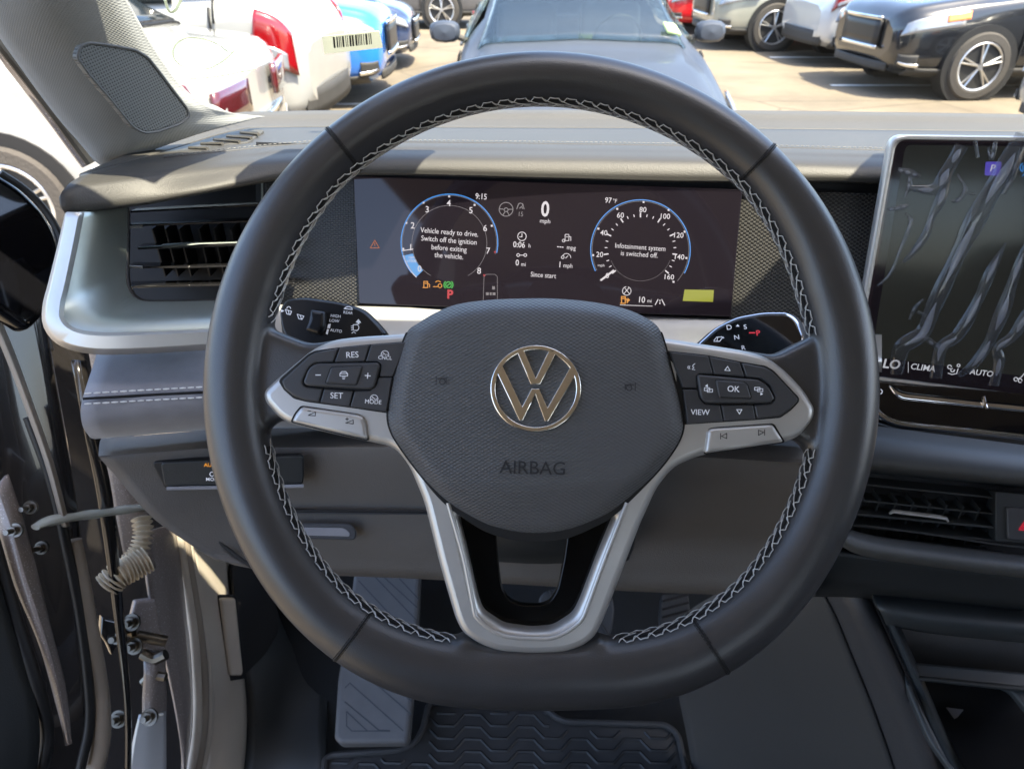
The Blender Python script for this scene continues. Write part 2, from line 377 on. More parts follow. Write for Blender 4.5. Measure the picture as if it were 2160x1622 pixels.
def rim_pt(a, q, grow=0.0):   # q section angle: 0 = outward, 90 = towards the viewer, 180 = inward
    R, w = rim_at(a); c = R - w / 2; hw = w / 2 + grow / .00026; b = .0165 + grow
    d = c + hw * cos(radians(q)); h = b * sin(radians(q)); k = (WD - h) / WD
    # radial distance is kept in wheel-plane pixels
    x = WCX + d * cos(radians(a)) ; y = WCY - d * sin(radians(a))
    l = WF.l(x, y); return WF.M @ Vector((l.x, l.y, h))
g = Geo(); NA, NQ = 200, 24
v = [rim_pt(360 * i / NA, 360 * k / NQ) for i in range(NA) for k in range(NQ)]
f = [(i * NQ + k, i * NQ + (k + 1) % NQ, ((i + 1) % NA) * NQ + (k + 1) % NQ, ((i + 1) % NA) * NQ + k) for i in range(NA) for k in range(NQ)]
g.add(v, f)
def web(pts, h, th, bev=.005):
    g.add(*plate_geo(WF, [roundc(pts, 14)], h, th, bev, 3))
web([(500, 640), (560, 690), (600, 706), (648, 724), (700, 716), (880, 700), (900, 760), (850, 940), (790, 935), (620, 893), (585, 886), (548, 915), (490, 985), (470, 820)], .006, .016)
web([(1790, 650), (1745, 700), (1690, 722), (1640, 748), (1580, 738), (1390, 716), (1380, 780), (1430, 958), (1480, 955), (1655, 928), (1690, 930), (1720, 965), (1790, 1010), (1815, 830)], .006, .016)
web([(935, 1385), (975, 1345), (1020, 1362), (1240, 1362), (1270, 1348), (1310, 1388), (1310, 1460), (935, 1460)], .010, .020)
rim = g.mk('rim', 'leather', wheel, ang=0)
rm = rim.modifiers.new('r', 'REMESH'); rm.mode = 'VOXEL'; rm.voxel_size = .0014; rm.use_smooth_shade = True
sm = rim.modifiers.new('s', 'SMOOTH'); sm.factor = .7; sm.iterations = 14
# seams across the rim (four) + baseball stitching along the inside
for a in (129.3, 46.5, -127.6, -56.5):
    ca = []
    for k in range(-2, 33):
        q = -20 + 215 * k / 30; ca.append(rim_pt(a, q, -.0001))
    s = Geo().tube(ca, .00060, 6).mk('seam', 'seam', rim)
    s2 = Geo()
    for k in range(0, len(ca) - 1, 1):
        for sg in (-1, 1):
            A = ca[k]; B = ca[k + 1]; t = (B - A).normalized(); n = (A - (WF.M @ Vector((0, 0, -.02)))).normalized(); sd_ = t.cross(n).normalized() * sg * .0010
            s2.tube([A + sd_, A.lerp(B, .72) + sd_], .00024, 5)
    s2.mk('seam_stitch', 'seam', rim)
def stitch_run(a0, a1, thick=.00026):
    gg = Geo(); n = max(2, int(abs(a1 - a0) / 3.2)); st = (a1 - a0) / n
    def T_(p, r=thick):   # p: list of (fraction, section angle)
        q = resample([(A + st * f, 154 + (s_ - 138) * .85 + random.uniform(-.7, .7), .0007) for f, s_ in p], 7)
        gg.tube([rim_pt(a, s_, l + .0004 * sin(pi * i / 6)) for i, (a, s_, l) in enumerate(q)], r, 5)
    for i in range(n):
        A = a0 + st * i + random.uniform(-.12, .12)
        T_([(0, 138), (.52, 137)]); T_([(.52, 138), (.74, 150)]); T_([(.74, 150), (1.0, 138)])
        T_([(-.35, 162), (.55, 150), (.98, 141)]); T_([(.30, 168), (.80, 167)]); T_([(.80, 167), (1.3, 152)]); T_([(.05, 156), (.30, 168)], thick * .8)
    return gg
def seam_channel(a0, a1):
    n = int(abs(a1 - a0)); return Geo().tube([rim_pt(a0 + (a1 - a0) * i / n, 166, -.0002) for i in range(n + 1)], .0013, 8)
for a0, a1 in ((11.5, 165), (191, 250), (-12, -73)):
    stitch_run(a0, a1).mk('stitching', 'thread', rim)
    seam_channel(a0 + .5, a1 - .5 if a1 > a0 else a1 + .5).mk('seam_channel', 'seam', rim)

# ---- silver spokes
outer = [(880, 702), (760, 709), (700, 716), (657, 735), (612, 772), (575, 803), (552, 826), (555, 848), (583, 880), (603, 893), (622, 899), (770, 932), (830, 944), (862, 985), (893, 1060), (925, 1190), (960, 1310), (975, 1338), (1010, 1362), (1050, 1377), (1120, 1383), (1190, 1380), (1232, 1366), (1258, 1345), (1275, 1310), (1312, 1215), (1352, 1110), (1388, 1030), (1424, 986), (1480, 962), (1565, 949), (1655, 936), (1690, 923), (1720, 885), (1724, 862), (1700, 822), (1660, 780), (1622, 752), (1570, 738), (1400, 712), (1330, 700), (960, 690)]
hole = [(966, 1088), (985, 1170), (1008, 1270), (1018, 1296), (1062, 1326), (1120, 1334), (1168, 1331), (1212, 1303), (1228, 1270), (1262, 1180), (1300, 1088)]
trim = plate('spoke_trim', WF, [roundc(outer, 22), roundc(hole[::-1], 14)], .0125, .016, .0045, 'satin_silver', wheel, bres=3)
# raised inner lip of the lower spoke
lip_o = [(945, 1060), (978, 1175), (998, 1275), (1006, 1302), (1054, 1338), (1120, 1346), (1172, 1343), (1222, 1312), (1240, 1275), (1275, 1180), (1322, 1060)]
lip = Geo().tube([WF.w(x, y, .0125) for x, y in resample(curve(lip_o, 4), 60)], .0012, 10)
lip.mk('spoke_edge', 'satin_silver', trim)
# black insert behind the lower opening, itself open in the middle
ins_o = [(930, 1040), (990, 1300), (1055, 1345), (1175, 1345), (1240, 1300), (1320, 1040)]
ins_i = [(1046, 1120), (1052, 1190), (1058, 1240), (1074, 1266), (1100, 1276), (1140, 1277), (1160, 1270), (1176, 1245), (1190, 1180), (1198, 1120)]
plate('lower_insert', WF, [roundc(ins_o, 10), roundc(ins_i[::-1], 16)], .002, .006, .0008, 'insert_black', wheel)
# hub / column boot behind
Geo().tube([WF.w(1141, 850, -.012), WF.w(1143, 862, -.10)], [.055, .06], 32).mk('hub', 'matte_black', wheel)

# ---- airbag cover (domed grid)
ab = [(858, 702), (882, 682), (918, 660), (965, 642), (1030, 633), (1100, 630), (1165, 630), (1240, 636), (1310, 649), (1358, 668), (1388, 690), (1402, 722), (1416, 775), (1432, 835), (1441, 880), (1441, 908), (1428, 940), (1396, 985), (1350, 1034), (1296, 1085), (1250, 1112), (1196, 1134), (1140, 1142), (1085, 1138), (1030, 1122), (985, 1096), (935, 1058), (885, 1000), (842, 942), (822, 905), (817, 868), (824, 815), (836, 765)]
abc = curve(ab, 5, True); cx0, cy0 = 1130, 850
def ab_h(x, y, t):
    h = .026 - .0040 * t ** 2 - .0100 * max(0, (t - .88) / .12) ** 2.2
    # crease: below the belt line the cover falls away
    yb = 985 + 45 * (1 - ((x - 1130) / 330) ** 2) + (18 if x > 1130 else 0) * 0
    e = (y - yb); e = .5 * (e + sqrt(e * e + 9 ** 2)) - 4.5 * 0
    h -= max(0, e - 4.5) * .000085
    # upper edge rolls back
    u = 668 + 25 * ((x - 1130) / 280) ** 2 - y; u = .5 * (u + sqrt(u * u + 100))
    h -= max(0, u - 4) * .00012
    return h
ts = [0.02] + [i / 20 for i in range(1, 18)] + [.88, .905, .93, .95, .965, .98, .99, 1.0]
vv = []; N = len(abc)
for t in ts:
    for p in abc:
        x = cx0 + (p[0] - cx0) * t; y = cy0 + (p[1] - cy0) * t; vv.append(WF.w(x, y, ab_h(x, y, t)))
for p in abc: vv.append(WF.w(p[0], p[1], -.004))
R_ = len(ts) + 1
ff = [(i * N + j, i * N + (j + 1) % N, (i + 1) * N + (j + 1) % N, (i + 1) * N + j) for i in range(R_ - 1) for j in range(N)]
ff.append(tuple(range(N))[::-1])
ff = [q[::-1] for q in ff]
cover = mk('airbag_cover', vv, ff, 'airbag_plastic', wheel, ang=60, uvM=WF.M)
# dark gap ring around the cover
gap = [(cx0 + (p[0] - cx0) * (1.008 if p[1] > 700 else .985), cy0 + (p[1] - cy0) * (1.006 if p[1] > 700 else .97)) for p in abc]
plate('cover_gap', WF, [gap], .0129, .006, .0003, 'gap_black', wheel)
# emblem: circle, V over W
EF = Fr((1130, 820, WD - .0262), (1300, 823, WD - .0262), (1130, 700, WD - .0262))
ring = [[(p[0], p[1]) for p in arc(1130, 820, 96, 0, 360, 72, 92)[:-1]], [(p[0], p[1]) for p in arc(1130, 820, 85, 360, 0, 72, 81)[:-1]]]
def X5(p): return (820 + p[0] / 2.897, 620 + p[1] / 2.897)
VV = [X5(p) for p in [(780, 350), (822, 330), (898, 512), (985, 330), (1028, 352), (928, 555), (868, 555)]]
WW = [X5(p) for p in [(655, 475), (690, 425), (815, 688), (872, 578), (920, 578), (970, 694), (1112, 440), (1148, 485), (978, 780), (954, 780), (896, 618), (822, 776), (798, 776)]]
eg = Geo()
for lp in (ring, [VV], [WW]): eg.add(*plate_geo(EF, lp, .0013, .0028, .0006, 3))
eg.mk('emblem', 'chrome', cover, ang=30)
Gfx(WF, .0254).t('AIRBAG', 1124, 988, 37, ang=1.5, sx=1.02).mk('airbag_lettering', 'print_emboss', cover)
for cxh, cyh, fl in ((931, 803, 1), (1329, 816, -1)):
    q = Gfx(WF, .0257)
    q.s([[(cxh - 11 * fl, cyh - 9), (cxh - 11 * fl, cyh + 8)], [(cxh - 8 * fl, cyh - 5), (cxh + 11 * fl, cyh - 4)], arc(cxh + 2 * fl, cyh + 2, 6, 0, 360, 10), [(cxh + 10 * fl, cyh - 4), (cxh + 10 * fl, cyh + 6)]], 1.6)
    q.mk('horn_symbol', 'print_emboss', cover)

# ---- button fields
def c3(p): return (540 + p[0] / 4.505, 600 + p[1] / 4.505)
def c4(p): return (1360 + p[0] / 4.505, 640 + p[1] / 4.505)
BL = [(1500, 530), (1440, 540), (1085, 568), (780, 598), (560, 628), (495, 660), (228, 893), (214, 925), (262, 1003), (355, 1086), (480, 1118), (890, 1172), (1270, 1228), (1420, 1230), (1420, 700)]
BR = [(150, 440), (230, 449), (610, 492), (915, 552), (1150, 592), (1225, 634), (1467, 890), (1474, 930), (1396, 1014), (1292, 1088), (1060, 1108), (750, 1128), (300, 1158), (300, 600)]
plate('button_bezel', WF, [roundc([c3(p) for p in BL], 5)], .0129, .006, .0005, 'gap_black', wheel)
plate('button_bezel', WF, [roundc([c4(p) for p in BR], 5)], .0129, .006, .0005, 'gap_black', wheel)
Lb = {'blank': [(240, 915), (505, 675), (565, 645), (780, 607), (735, 740), (560, 745), (500, 790), (436, 930), (468, 972), (635, 988), (600, 1120), (480, 1105), (350, 1060), (265, 985)],
 'RES': [(795, 603), (1080, 575), (1030, 733), (745, 740)],
 'CNCL': [(1092, 573), (1440, 547), (1300, 875), (1178, 875), (1188, 760), (1150, 733), (1042, 732)],
 'MODE': [(1165, 887), (1295, 885), (1240, 1210), (895, 1162), (937, 1014), (1085, 1008), (1138, 965)],
 'SET': [(647, 990), (925, 1014), (885, 1160), (610, 1122)],
 'rocker': [(560, 752), (1150, 742), (1177, 770), (1127, 972), (1080, 1000), (480, 965), (446, 930), (495, 800)],
 'centre': [(712, 788), (1000, 780), (1004, 800), (958, 945), (940, 955), (668, 938), (664, 920)]}
Rb = {'voice': [(240, 460), (605, 502), (648, 670), (520, 667), (492, 695), (498, 805), (362, 800)],
 'VIEW': [(365, 818), (502, 818), (522, 900), (565, 955), (715, 968), (745, 1120), (405, 1145)],
 'up': [(617, 507), (905, 562), (950, 698), (662, 672)],
 'down': [(730, 968), (1030, 965), (1055, 1100), (757, 1118)],
 'blank': [(922, 565), (1150, 608), (1218, 650), (1458, 900), (1455, 930), (1385, 1008), (1288, 1073), (1067, 1096), (1042, 965), (1212, 952), (1248, 912), (1192, 780), (1100, 712), (967, 700)],
 'rocker': [(512, 677), (1090, 725), (1180, 787), (1238, 905), (1200, 945), (590, 950), (532, 900), (500, 700)],
 'centre': [(674, 727), (940, 747), (975, 767), (1012, 888), (1000, 903), (715, 893), (700, 870)]}
def inset(pts, d):
    cx = sum(p[0] for p in pts) / len(pts); cy = sum(p[1] for p in pts) / len(pts)
    return pts
B = {}
for side, tab, cc in (('L', Lb, c3), ('R', Rb, c4)):
    for k, pl in tab.items():
        pts = [cc(p) for p in pl]; hh = .0150; r = 2.2; bv = .0006
        if k == 'rocker': hh = .0168; r = 9; bv = .0012
        if k == 'centre': hh = .0180; r = 5; bv = .0009
        nm = {'rocker': 'rocker_button', 'centre': 'centre_button'}.get(k, 'button')
        if k == 'centre':
            plate('button_gap', WF, [roundc([(sum(p[0] for p in pts) / 7 + (x - sum(p[0] for p in pts) / 7) * 1.045, sum(p[1] for p in pts) / 7 + (y - sum(p[1] for p in pts) / 7) * 1.07) for x, y in pts], 5)], .0170, .002, .0001, 'gap_black', wheel)
        if k == 'blank' : r = 5; bv = .0010
        B[side + k] = plate(nm, WF, [roundc(pts, r)], hh, .006, bv, 'key_plastic', wheel, bres=3)
def leg(key, h, fn, m='print_white', name='legend'):
    q = Gfx(WF, h); fn(q); q.mk(name, m, B[key])
H1 = .01525; H2 = .01705; H3 = .01825
def gaugeicon(x, y, s=1.0):
    return [arc(x, y, 9 * s, -20, 200, 14), [(x - 5 * s, y - 5 * s), (x + 2 * s, y + 1 * s)], [(x - 7 * s, y), (x - 4 * s, y)], [(x + 4 * s, y), (x + 7 * s, y)]]
leg('LRES', H1, lambda q: q.t('RES', 743, 749, 17, ang=-3))
leg('LSET', H1, lambda q: q.t('SET', 710, 835, 17, ang=2))
leg('LCNCL', H1, lambda q: q.t('CNCL', 812, 755, 10.5, ang=3).s(gaugeicon(812, 748, .9), 1.1))
leg('LMODE', H1, lambda q: q.t('MODE', 787, 848, 12, ang=4).s(gaugeicon(789, 841, .9), 1.1))
leg('Lrocker', H2, lambda q: q.s([[(666, 791), (676, 791)]], 1.7))
leg('Lrocker', H2, lambda q: q.s([[(770, 792), (781, 793)], [(776, 787), (775, 798)]], 1.7))
leg('Lcentre', H3, lambda q: q.s([[(718, 787), (721, 784), (729, 784), (732, 787)], [(717, 788), (733, 788), (733, 793), (717, 793), (717, 788)], [(722, 796), (728, 796)], [(723, 799), (727, 799)]], 1.3))
leg('RVIEW', H1, lambda q: q.t('VIEW', 1477, 870, 16, ang=1))
leg('Rup', H1, lambda q: q.s([[(1529, 781), (1535, 773), (1540, 782), (1529, 781)]], 1.4))
leg('Rdown', H1, lambda q: q.s([[(1554, 864), (1565, 864), (1560, 873), (1554, 864)]], 1.4))
leg('Rcentre', H3, lambda q: q.t('OK', 1547, 821, 17, ang=3))
leg('Rvoice', H1, lambda q: q.s([[(1466, 767), (1462, 770), (1461, 773), (1464, 775), (1460, 779), (1466, 780)], arc(1455, 775, 4, 130, 230, 6), arc(1458, 775, 4, 130, 230, 6)], 1.1))
def sq(x, y): return [[(x - 8, y - 4), (x + 3, y - 4), (x + 3, y + 2), (x - 8, y + 2), (x - 8, y - 4)], [(x - 2, y + 5), (x + 9, y + 5), (x + 9, y - 1), (x - 2, y - 1), (x - 2, y + 5)]]
leg('Rrocker', H2, lambda q: q.s(sq(1494, 822), 1.2).p([(1487, 814), (1493, 810), (1493, 817)]))
leg('Rrocker', H2, lambda q: q.s(sq(1600, 821), 1.2).p([(1604, 828), (1604, 834), (1610, 831)]))
# silver volume and skip keys
K1 = [(432, 1160), (960, 1235), (1020, 1262), (1045, 1330), (1060, 1478), (700, 1398), (332, 1308), (372, 1228)]
K2 = [(640, 1187), (1222, 1150), (1330, 1318), (900, 1382), (572, 1428), (602, 1210)]
for pl, cc, fr_ in ((K1, c3, 0), (K2, c4, 1)):
    pts = [cc(p) for p in pl]; mx = sum(p[0] for p in pts) / len(pts); my = sum(p[1] for p in pts) / len(pts)
    plate('key_gap', WF, [roundc([(mx + (x - mx) * 1.02, my + (y - my) * 1.08) for x, y in pts], 6)], .0130, .003, .0001, 'gap_black', wheel)
    kb = plate('volume_key' if not fr_ else 'track_key', WF, [roundc(pts, 7)], .0150, .008, .0022, 'satin_silver', wheel, bres=4)
    sets = [[[(650, 876), (665, 877), (665, 869), (650, 876)], [(649, 867), (655, 867)]], [[(729, 892), (745, 894), (745, 886), (729, 892)], [(729, 884), (735, 884)], [(732, 881), (732, 887)]]] if not fr_ else \
        [[[(1520, 914), (1520, 926)], [(1533, 914), (1533, 925), (1522, 920), (1533, 914)]], [[(1600, 907), (1600, 918), (1611, 912), (1600, 907)], [(1613, 906), (1613, 918)]]]
    for st_ in sets:
        q = Gfx(WF, .01515); q.s(st_, 1.4); q.mk('legend', 'print_black', kb)
# ================================================================== STALKS
SF = Fr((700, 665, .455), (900, 672, .455), (700, 560, .46))
wst = thing('wiper_stalk', 'black control stalk with wiper and headlamp symbols behind the left spoke', 'control stalk', M4=SF.M.copy())
so = [(585, 648), (600, 628), (640, 622), (720, 634), (768, 648), (800, 680), (822, 706), (700, 735), (620, 735), (590, 705)]
Sb = plate('lever_body', SF, [roundc(so, 16)], 0, .026, .006, 'stalk_plastic', wst)
si = [(590, 655), (604, 633), (640, 629), (720, 640), (764, 655), (794, 684), (812, 706), (700, 728), (622, 728), (596, 700)]
plate('lever_face', SF, [roundc(si, 16)], .0012, .006, .001, 'stalk_plastic', wst)
plate('thumb_switch', SF, [roundc([(654, 651), (685, 656), (684, 690), (672, 704), (642, 695), (650, 675)], 5)], .0065, .01, .0028, 'stalk_plastic', wst)
q = Gfx(SF, .00135)
q.t('HIGH', 708, 667, 9, ang=4).t('LOW', 705, 677, 9, ang=4).t('AUTO', 709, 698, 9, ang=6).t('REAR', 734, 660, 8.5, ang=5)
q.s([arc(735, 657, 10, 40, 140, 8), [(726, 651), (743, 653)]], 2)
q.p([(692, 684), (698, 683), (696, 693), (690, 692)]).p([(690, 694), (694, 695), (691, 706), (687, 704)])
q.s([[(745, 685), (745, 696)], arc(750, 691, 7, -80, 80, 8), [(746, 685), (752, 685)], [(746, 697), (752, 697)], [(744, 688), (741, 688)], [(744, 692), (741, 692)], [(744, 696), (741, 696)]], 1.5)
q.p([(750, 680), (756, 673), (762, 681), (758, 681), (758, 684), (754, 684), (754, 681)])
q.s([[(627, 663), (641, 667), (637, 674), (630, 672), (627, 663)], [(633, 665), (636, 673)], [(602, 653), (615, 657), (612, 664), (605, 662), (602, 653)], [(608, 655), (610, 663)], arc(609, 651, 4, 0, 180, 6)], 1.4)
q.p([(593, 653), (600, 656), (593, 659)]); q.s([[(742, 703), (746, 700), (750, 703)]], 1.3)
q.mk('legend', 'print_white', Sb)

GF = Fr((1600, 700, .455), (1700, 690, .450), (1600, 600, .468))
gst = thing('gear_selector', 'glossy black gear selector stalk with D N R letters behind the right spoke', 'gear selector', M4=GF.M.copy())
go = [(1450, 735), (1500, 690), (1545, 664), (1610, 652), (1680, 656), (1700, 680), (1712, 760), (1600, 775), (1500, 760)]
Gb = plate('selector_body', GF, [roundc(go, 18)], 0, .026, .006, 'key_plastic', gst)
gi = [(1466, 735), (1512, 693), (1555, 672), (1612, 662), (1660, 662), (1680, 676), (1694, 715), (1690, 734), (1620, 760), (1500, 755)]
plate('selector_face', GF, [roundc(gi, 16)], .0016, .006, .0012, 'piano_black', gst, bres=4)
Geo().tube([GF.w(x, y, .0012) for x, y in roundc(gi, 16)], .0007, 6, closed=True).mk('face_rim', 'chrome_cool', Gb)
q = Gfx(GF, .0018)
q.t('D', 1538, 691, 17, ang=0).t('S', 1572, 690, 16, ang=0).t('N', 1554, 712, 16).t('R', 1568, 734, 15)
q.p([(1552, 689), (1556, 684), (1560, 689)])
q.s([[(1506, 718), (1512, 711), (1525, 711), (1518, 720), (1506, 720)], [(1514, 712), (1512, 720)], [(1521, 710), (1527, 713)]], 1.6)
q.mk('legend', 'print_white', Gb)
q = Gfx(GF, .0018); q.t('P', 1599, 703, 18, bold=2).s([[(1581, 702), (1592, 702)]], 3); q.mk('park_light', 'lcd_red', Gb)

# ================================================================== DASHBOARD
K = .85
dash = thing('dashboard', 'dark grey soft dashboard with stitched top, silver trim, air vents and digital instrument display', 'dashboard', loc=P(1000, 900, .66))
rows = [
 [(185, 360, .62), (330, 300, .74), (470, 243, .86), (560, 236, .92), (800, 232, .93), (1150, 232, .93), (1500, 233, .92), (1800, 236, .91), (2260, 243, .90)],
 [(180, 362, .615), (335, 304, .73), (475, 248, .85), (565, 243, .90), (800, 239, .91), (1150, 239, .91), (1500, 240, .90), (1800, 243, .89), (2260, 250, .88)],
 [(175, 364, .61), (340, 312, .715), (480, 262, .83), (570, 255, .885), (800, 252, .895), (1150, 252, .895), (1500, 253, .885), (1800, 257, .875), (2260, 262, .865)],
 [(170, 366, .605), (343, 316, .705), (485, 272, .82), (575, 264, .87), (800, 264, .875), (1150, 265, .875), (1500, 266, .865), (1800, 269, .855), (2260, 274, .845)],
 [(168, 368, .60), (344, 320, .70), (490, 276, .81), (580, 268, .86), (800, 268, .865), (1150, 269, .865), (1500, 270, .855), (1800, 273, .845), (2260, 278, .835)]]
hump = loft('windshield_ledge', rows, 'dash_soft', dash, n=60, sub=4, K=K)
rows = [
 [(166, 369, .60), (344, 321, .70), (492, 277, .81), (585, 269, .86), (800, 269, .865), (1150, 270, .865), (1500, 271, .855), (1800, 274, .845), (2260, 279, .835)],
 [(170, 372, .59), (345, 333, .66), (640, 303, .70), (850, 300, .705), (1150, 303, .708), (1500, 308, .70), (1760, 314, .68), (2260, 326, .645)],
 [(150, 384, .575), (345, 352, .63), (640, 322, .665), (850, 319, .67), (1150, 321, .67), (1500, 326, .66), (1760, 332, .645), (2260, 345, .61)],
 [(138, 396, .565), (345, 364, .615), (640, 334, .65), (850, 331, .655), (1150, 333, .655), (1500, 338, .645), (1760, 345, .63), (2260, 360, .60)],
 [(128, 412, .56), (345, 382, .61), (640, 346, .645), (850, 343, .65), (1150, 347, .65), (1500, 352, .64), (1760, 358, .625), (2260, 374, .595)],
 [(132, 440, .562), (300, 424, .60), (420, 402, .615), (640, 366, .645), (850, 362, .65), (1150, 370, .65), (1500, 377, .64), (1760, 378, .625), (2260, 390, .595)],
 [(140, 452, .57), (300, 434, .61), (420, 411, .625), (640, 374, .655), (850, 370, .66), (1150, 378, .66), (1500, 386, .65), (1760, 386, .635), (2260, 398, .605)],
 [(150, 449, .60), (300, 430, .65), (420, 408, .67), (640, 374, .70), (850, 368, .72), (1150, 376, .72), (1500, 385, .71), (1760, 386, .69), (2260, 398, .66)]]
pad = loft('top_pad', rows, 'dash_skin', dash, n=70, sub=6, K=K)
# twin needle stitching with a seam between
def dashstitch(pts, mname, parent, step=.004, ln=.0026, r=.0004, name='stitching', lift=.0008):
    P3 = [P(a, b, c) for a, b, c in pts]; g = Geo(); cum = [0]
    for a, b in zip(P3, P3[1:]): cum.append(cum[-1] + (b - a).length)
    def at(t):
        for i in range(len(cum) - 1):
            if t <= cum[i + 1]: return P3[i].lerp(P3[i + 1], (t - cum[i]) / max(1e-9, cum[i + 1] - cum[i]))
        return P3[-1]
    t = 0
    while t + ln < cum[-1]:
        g.tube([at(t), at(t + ln / 2), at(t + ln)], [r * .6, r, r * .6], 5); t += step
    g.mk(name, mname, parent)
mat('thread_grey', (.16, .16, .15), .7)
for dy, mm in ((-4, 'thread_grey'), (6, 'thread_grey')):
    ln = resample(curve([(345, 333 + dy, .66 * K - .002), (640, 303 + dy, .70 * K - .002), (850, 300 + dy, .705 * K - .002), (1150, 303 + dy, .708 * K - .002), (1500, 308 + dy, .70 * K - .002), (1760, 314 + dy, .68 * K - .002), (2200, 324 + dy, .65 * K - .002)], 8), 60)
    dashstitch(ln, mm, pad)
ln = resample(curve([(345, 334, .66 * K - .0012), (640, 304, .70 * K - .0012), (850, 301, .705 * K - .0012), (1150, 304, .708 * K - .0012), (1500, 309, .70 * K - .0012), (1760, 315, .68 * K - .0012), (2200, 325, .65 * K - .0012)], 8), 60)
Geo().tube([P(*p) for p in ln], .0008, 6).mk('seam', 'matte_black', pad)
# defroster grille at the left of the top pad
DF = Fr((440, 305, .655), (560, 280, .70), (470, 285, .715))
plate('defroster_vent', DF, [roundc([(368, 322), (455, 288), (520, 273), (558, 274), (525, 300), (455, 308)], 6)], .004, .004, .0005, 'dash_soft', dash)
dv = plate('defroster_duct', DF, [roundc([(382, 318), (458, 290), (520, 277), (545, 278), (520, 297), (455, 304)], 5)], .0045, .002, .0002, 'matte_black', dash)
g = Geo()
for (a, b) in (((400, 313), (438, 318)), ((425, 304), (470, 308)), ((452, 295), (505, 303)), ((480, 288), (530, 296)), ((508, 280), (545, 288))):
    A = DF.w(a[0], a[1], .0052); Bp = DF.w(b[0], b[1] - 4, .0052); g.tube([A, Bp], .0016, 6)
g.mk('louvre', 'dash_soft', dv)

# ---- instrument panel face
IF = Fr((745, 372, .68 * K), (1565, 400, .645 * K), (757, 640, .705 * K))
plate('panel_backing', IF, [[(540, 300), (1900, 340), (1900, 720), (540, 760)]], -.016, .004, .0002, 'matte_black', dash)
ml_ = plate('speaker_mesh', IF, [[(560, 385), (748, 378), (760, 645), (560, 640)]], -.004, .004, .0004, 'mesh_panel', dash)
mr_ = plate('speaker_mesh', IF, [[(1566, 400), (1900, 410), (1860, 700), (1540, 672)]], -.004, .004, .0004, 'mesh_panel', dash)
scr = plate('instrument_display', IF, [roundc([(745, 372), (1566, 400), (1542, 668), (757, 641)], 4)], 0, .012, .0006, 'screen_glass', dash)
def D1(x, y): return (540 + x / 3.6, 360 + y / 3.6)
def D2(x, y): return (1140 + x / 3.6, 360 + y / 3.6)
hs = .0004
# tachometer
q = Gfx(IF, hs); q.s([arc(948, 512, 102, -12, 218, 60)], 2.0); q.mk('dial_arc', 'lcd_blue', scr)
q = Gfx(IF, hs); q.s([arc(1351, 527, 105, -28, 205, 60)], 2.0); q.mk('dial_arc', 'lcd_blue', scr)
q = Gfx(IF, hs - .0001); q.s([arc(948, 513, 79, -60, 240, 60)], .8).s([arc(948, 512, 99.5, -14, 218, 60)], .9); q.mk('dial_ring', 'lcd_dim', scr); q = Gfx(IF, hs - .0001); q.s([arc(1351, 527, 102, -40, 205, 60)], .9)
q.s([arc(1351, 527, 66, 200, 340, 30)], .5); q.mk('dial_ring', 'lcd_dim', scr); q = Gfx(IF, hs)
q.s([[(1019, 640), (1021, 582), (1026, 579), (1044, 579), (1049, 584), (1049, 640)]], .9); q.mk('gear_outline', 'lcd_dim', scr)
q = Gfx(IF, hs)
for s_, x, y in (('0', 1242, 748), ('1', 1175, 585), ('2', 1190, 420), ('3', 1300, 298), ('4', 1464, 250), ('5', 1632, 305), ('6', 1740, 440), ('7', 1762, 612), ('8', 1694, 764)):
    q.t(s_, *D1(x, y), 18, bold=.6)
for x, y in ((1272, 245), (1467, 197), (1660, 262), (1790, 420), (1142, 398), (1118, 595)):
    c = D1(x, y); q.p([(c[0] - 2, c[1] - 2), (c[0] + 2, c[1] - 2), (c[0] + 2, c[1] + 2), (c[0] - 2, c[1] + 2)])
q.mk('dial_figures', 'lcd_white', scr); q = Gfx(IF, hs)
for s_, x, y in (('0', 508, 800), ('20', 450, 640), ('40', 482, 475), ('60', 607, 342), ('80', 778, 300), ('100', 944, 350), ('120', 1046, 493), ('140', 1052, 658), ('160', 974, 810)):
    q.t(s_, *D2(x, y), 15.5, bold=.6)
for k in range(25):
    a = 220 - (260) * k / 24; r0, r1 = (70.5, 75) if k % 3 else (69, 77)
    q.s([[(1351 + r0 * cos(radians(a)), 527 - r0 * sin(radians(a))), (1351 + r1 * cos(radians(a)), 527 - r1 * sin(radians(a)))]], 1.8 if k % 3 else 2.8)
for x, y in ((400, 643), (440, 442), (583, 292), (783, 240), (973, 300), (1095, 465), (1108, 664), (1010, 845)):
    c = D2(x, y); q.p([(c[0] - 2, c[1] - 2), (c[0] + 2, c[1] - 2), (c[0] + 2, c[1] + 2), (c[0] - 2, c[1] + 2)])
q.s([[D2(460, 832), D2(555, 760)]], 4)
q.mk('dial_figures', 'lcd_white', scr)
def lines(ts):
    q = Gfx(IF, hs)
    for a in ts: q.t(a[0], a[1], a[2], a[3], ang=a[4] if len(a) > 4 else 2, bold=(a[5] if len(a) > 5 else .2) * .7, sx=a[6] if len(a) > 6 else .88)
    return q
W_ = 'lcd_white'
lines([('Vehicle ready to drive.', 948, 490.5, 15.2, 2), ('Switch off the ignition', 947, 507.5, 15.2, 2), ('before exiting', 947, 524.5, 15.2, 2), ('the vehicle.', 947, 540.5, 15.2, 2)]).mk('message_text', W_, scr)
lines([('Infotainment system', 1350.5, 522, 15, 1.5), ('is switched off.', 1348.5, 537, 15, 1.5)]).mk('message_text', W_, scr)
lines([('9:15', 1015, 415.5, 16.5, 2, 1.2)]).mk('clock_text', W_, scr)
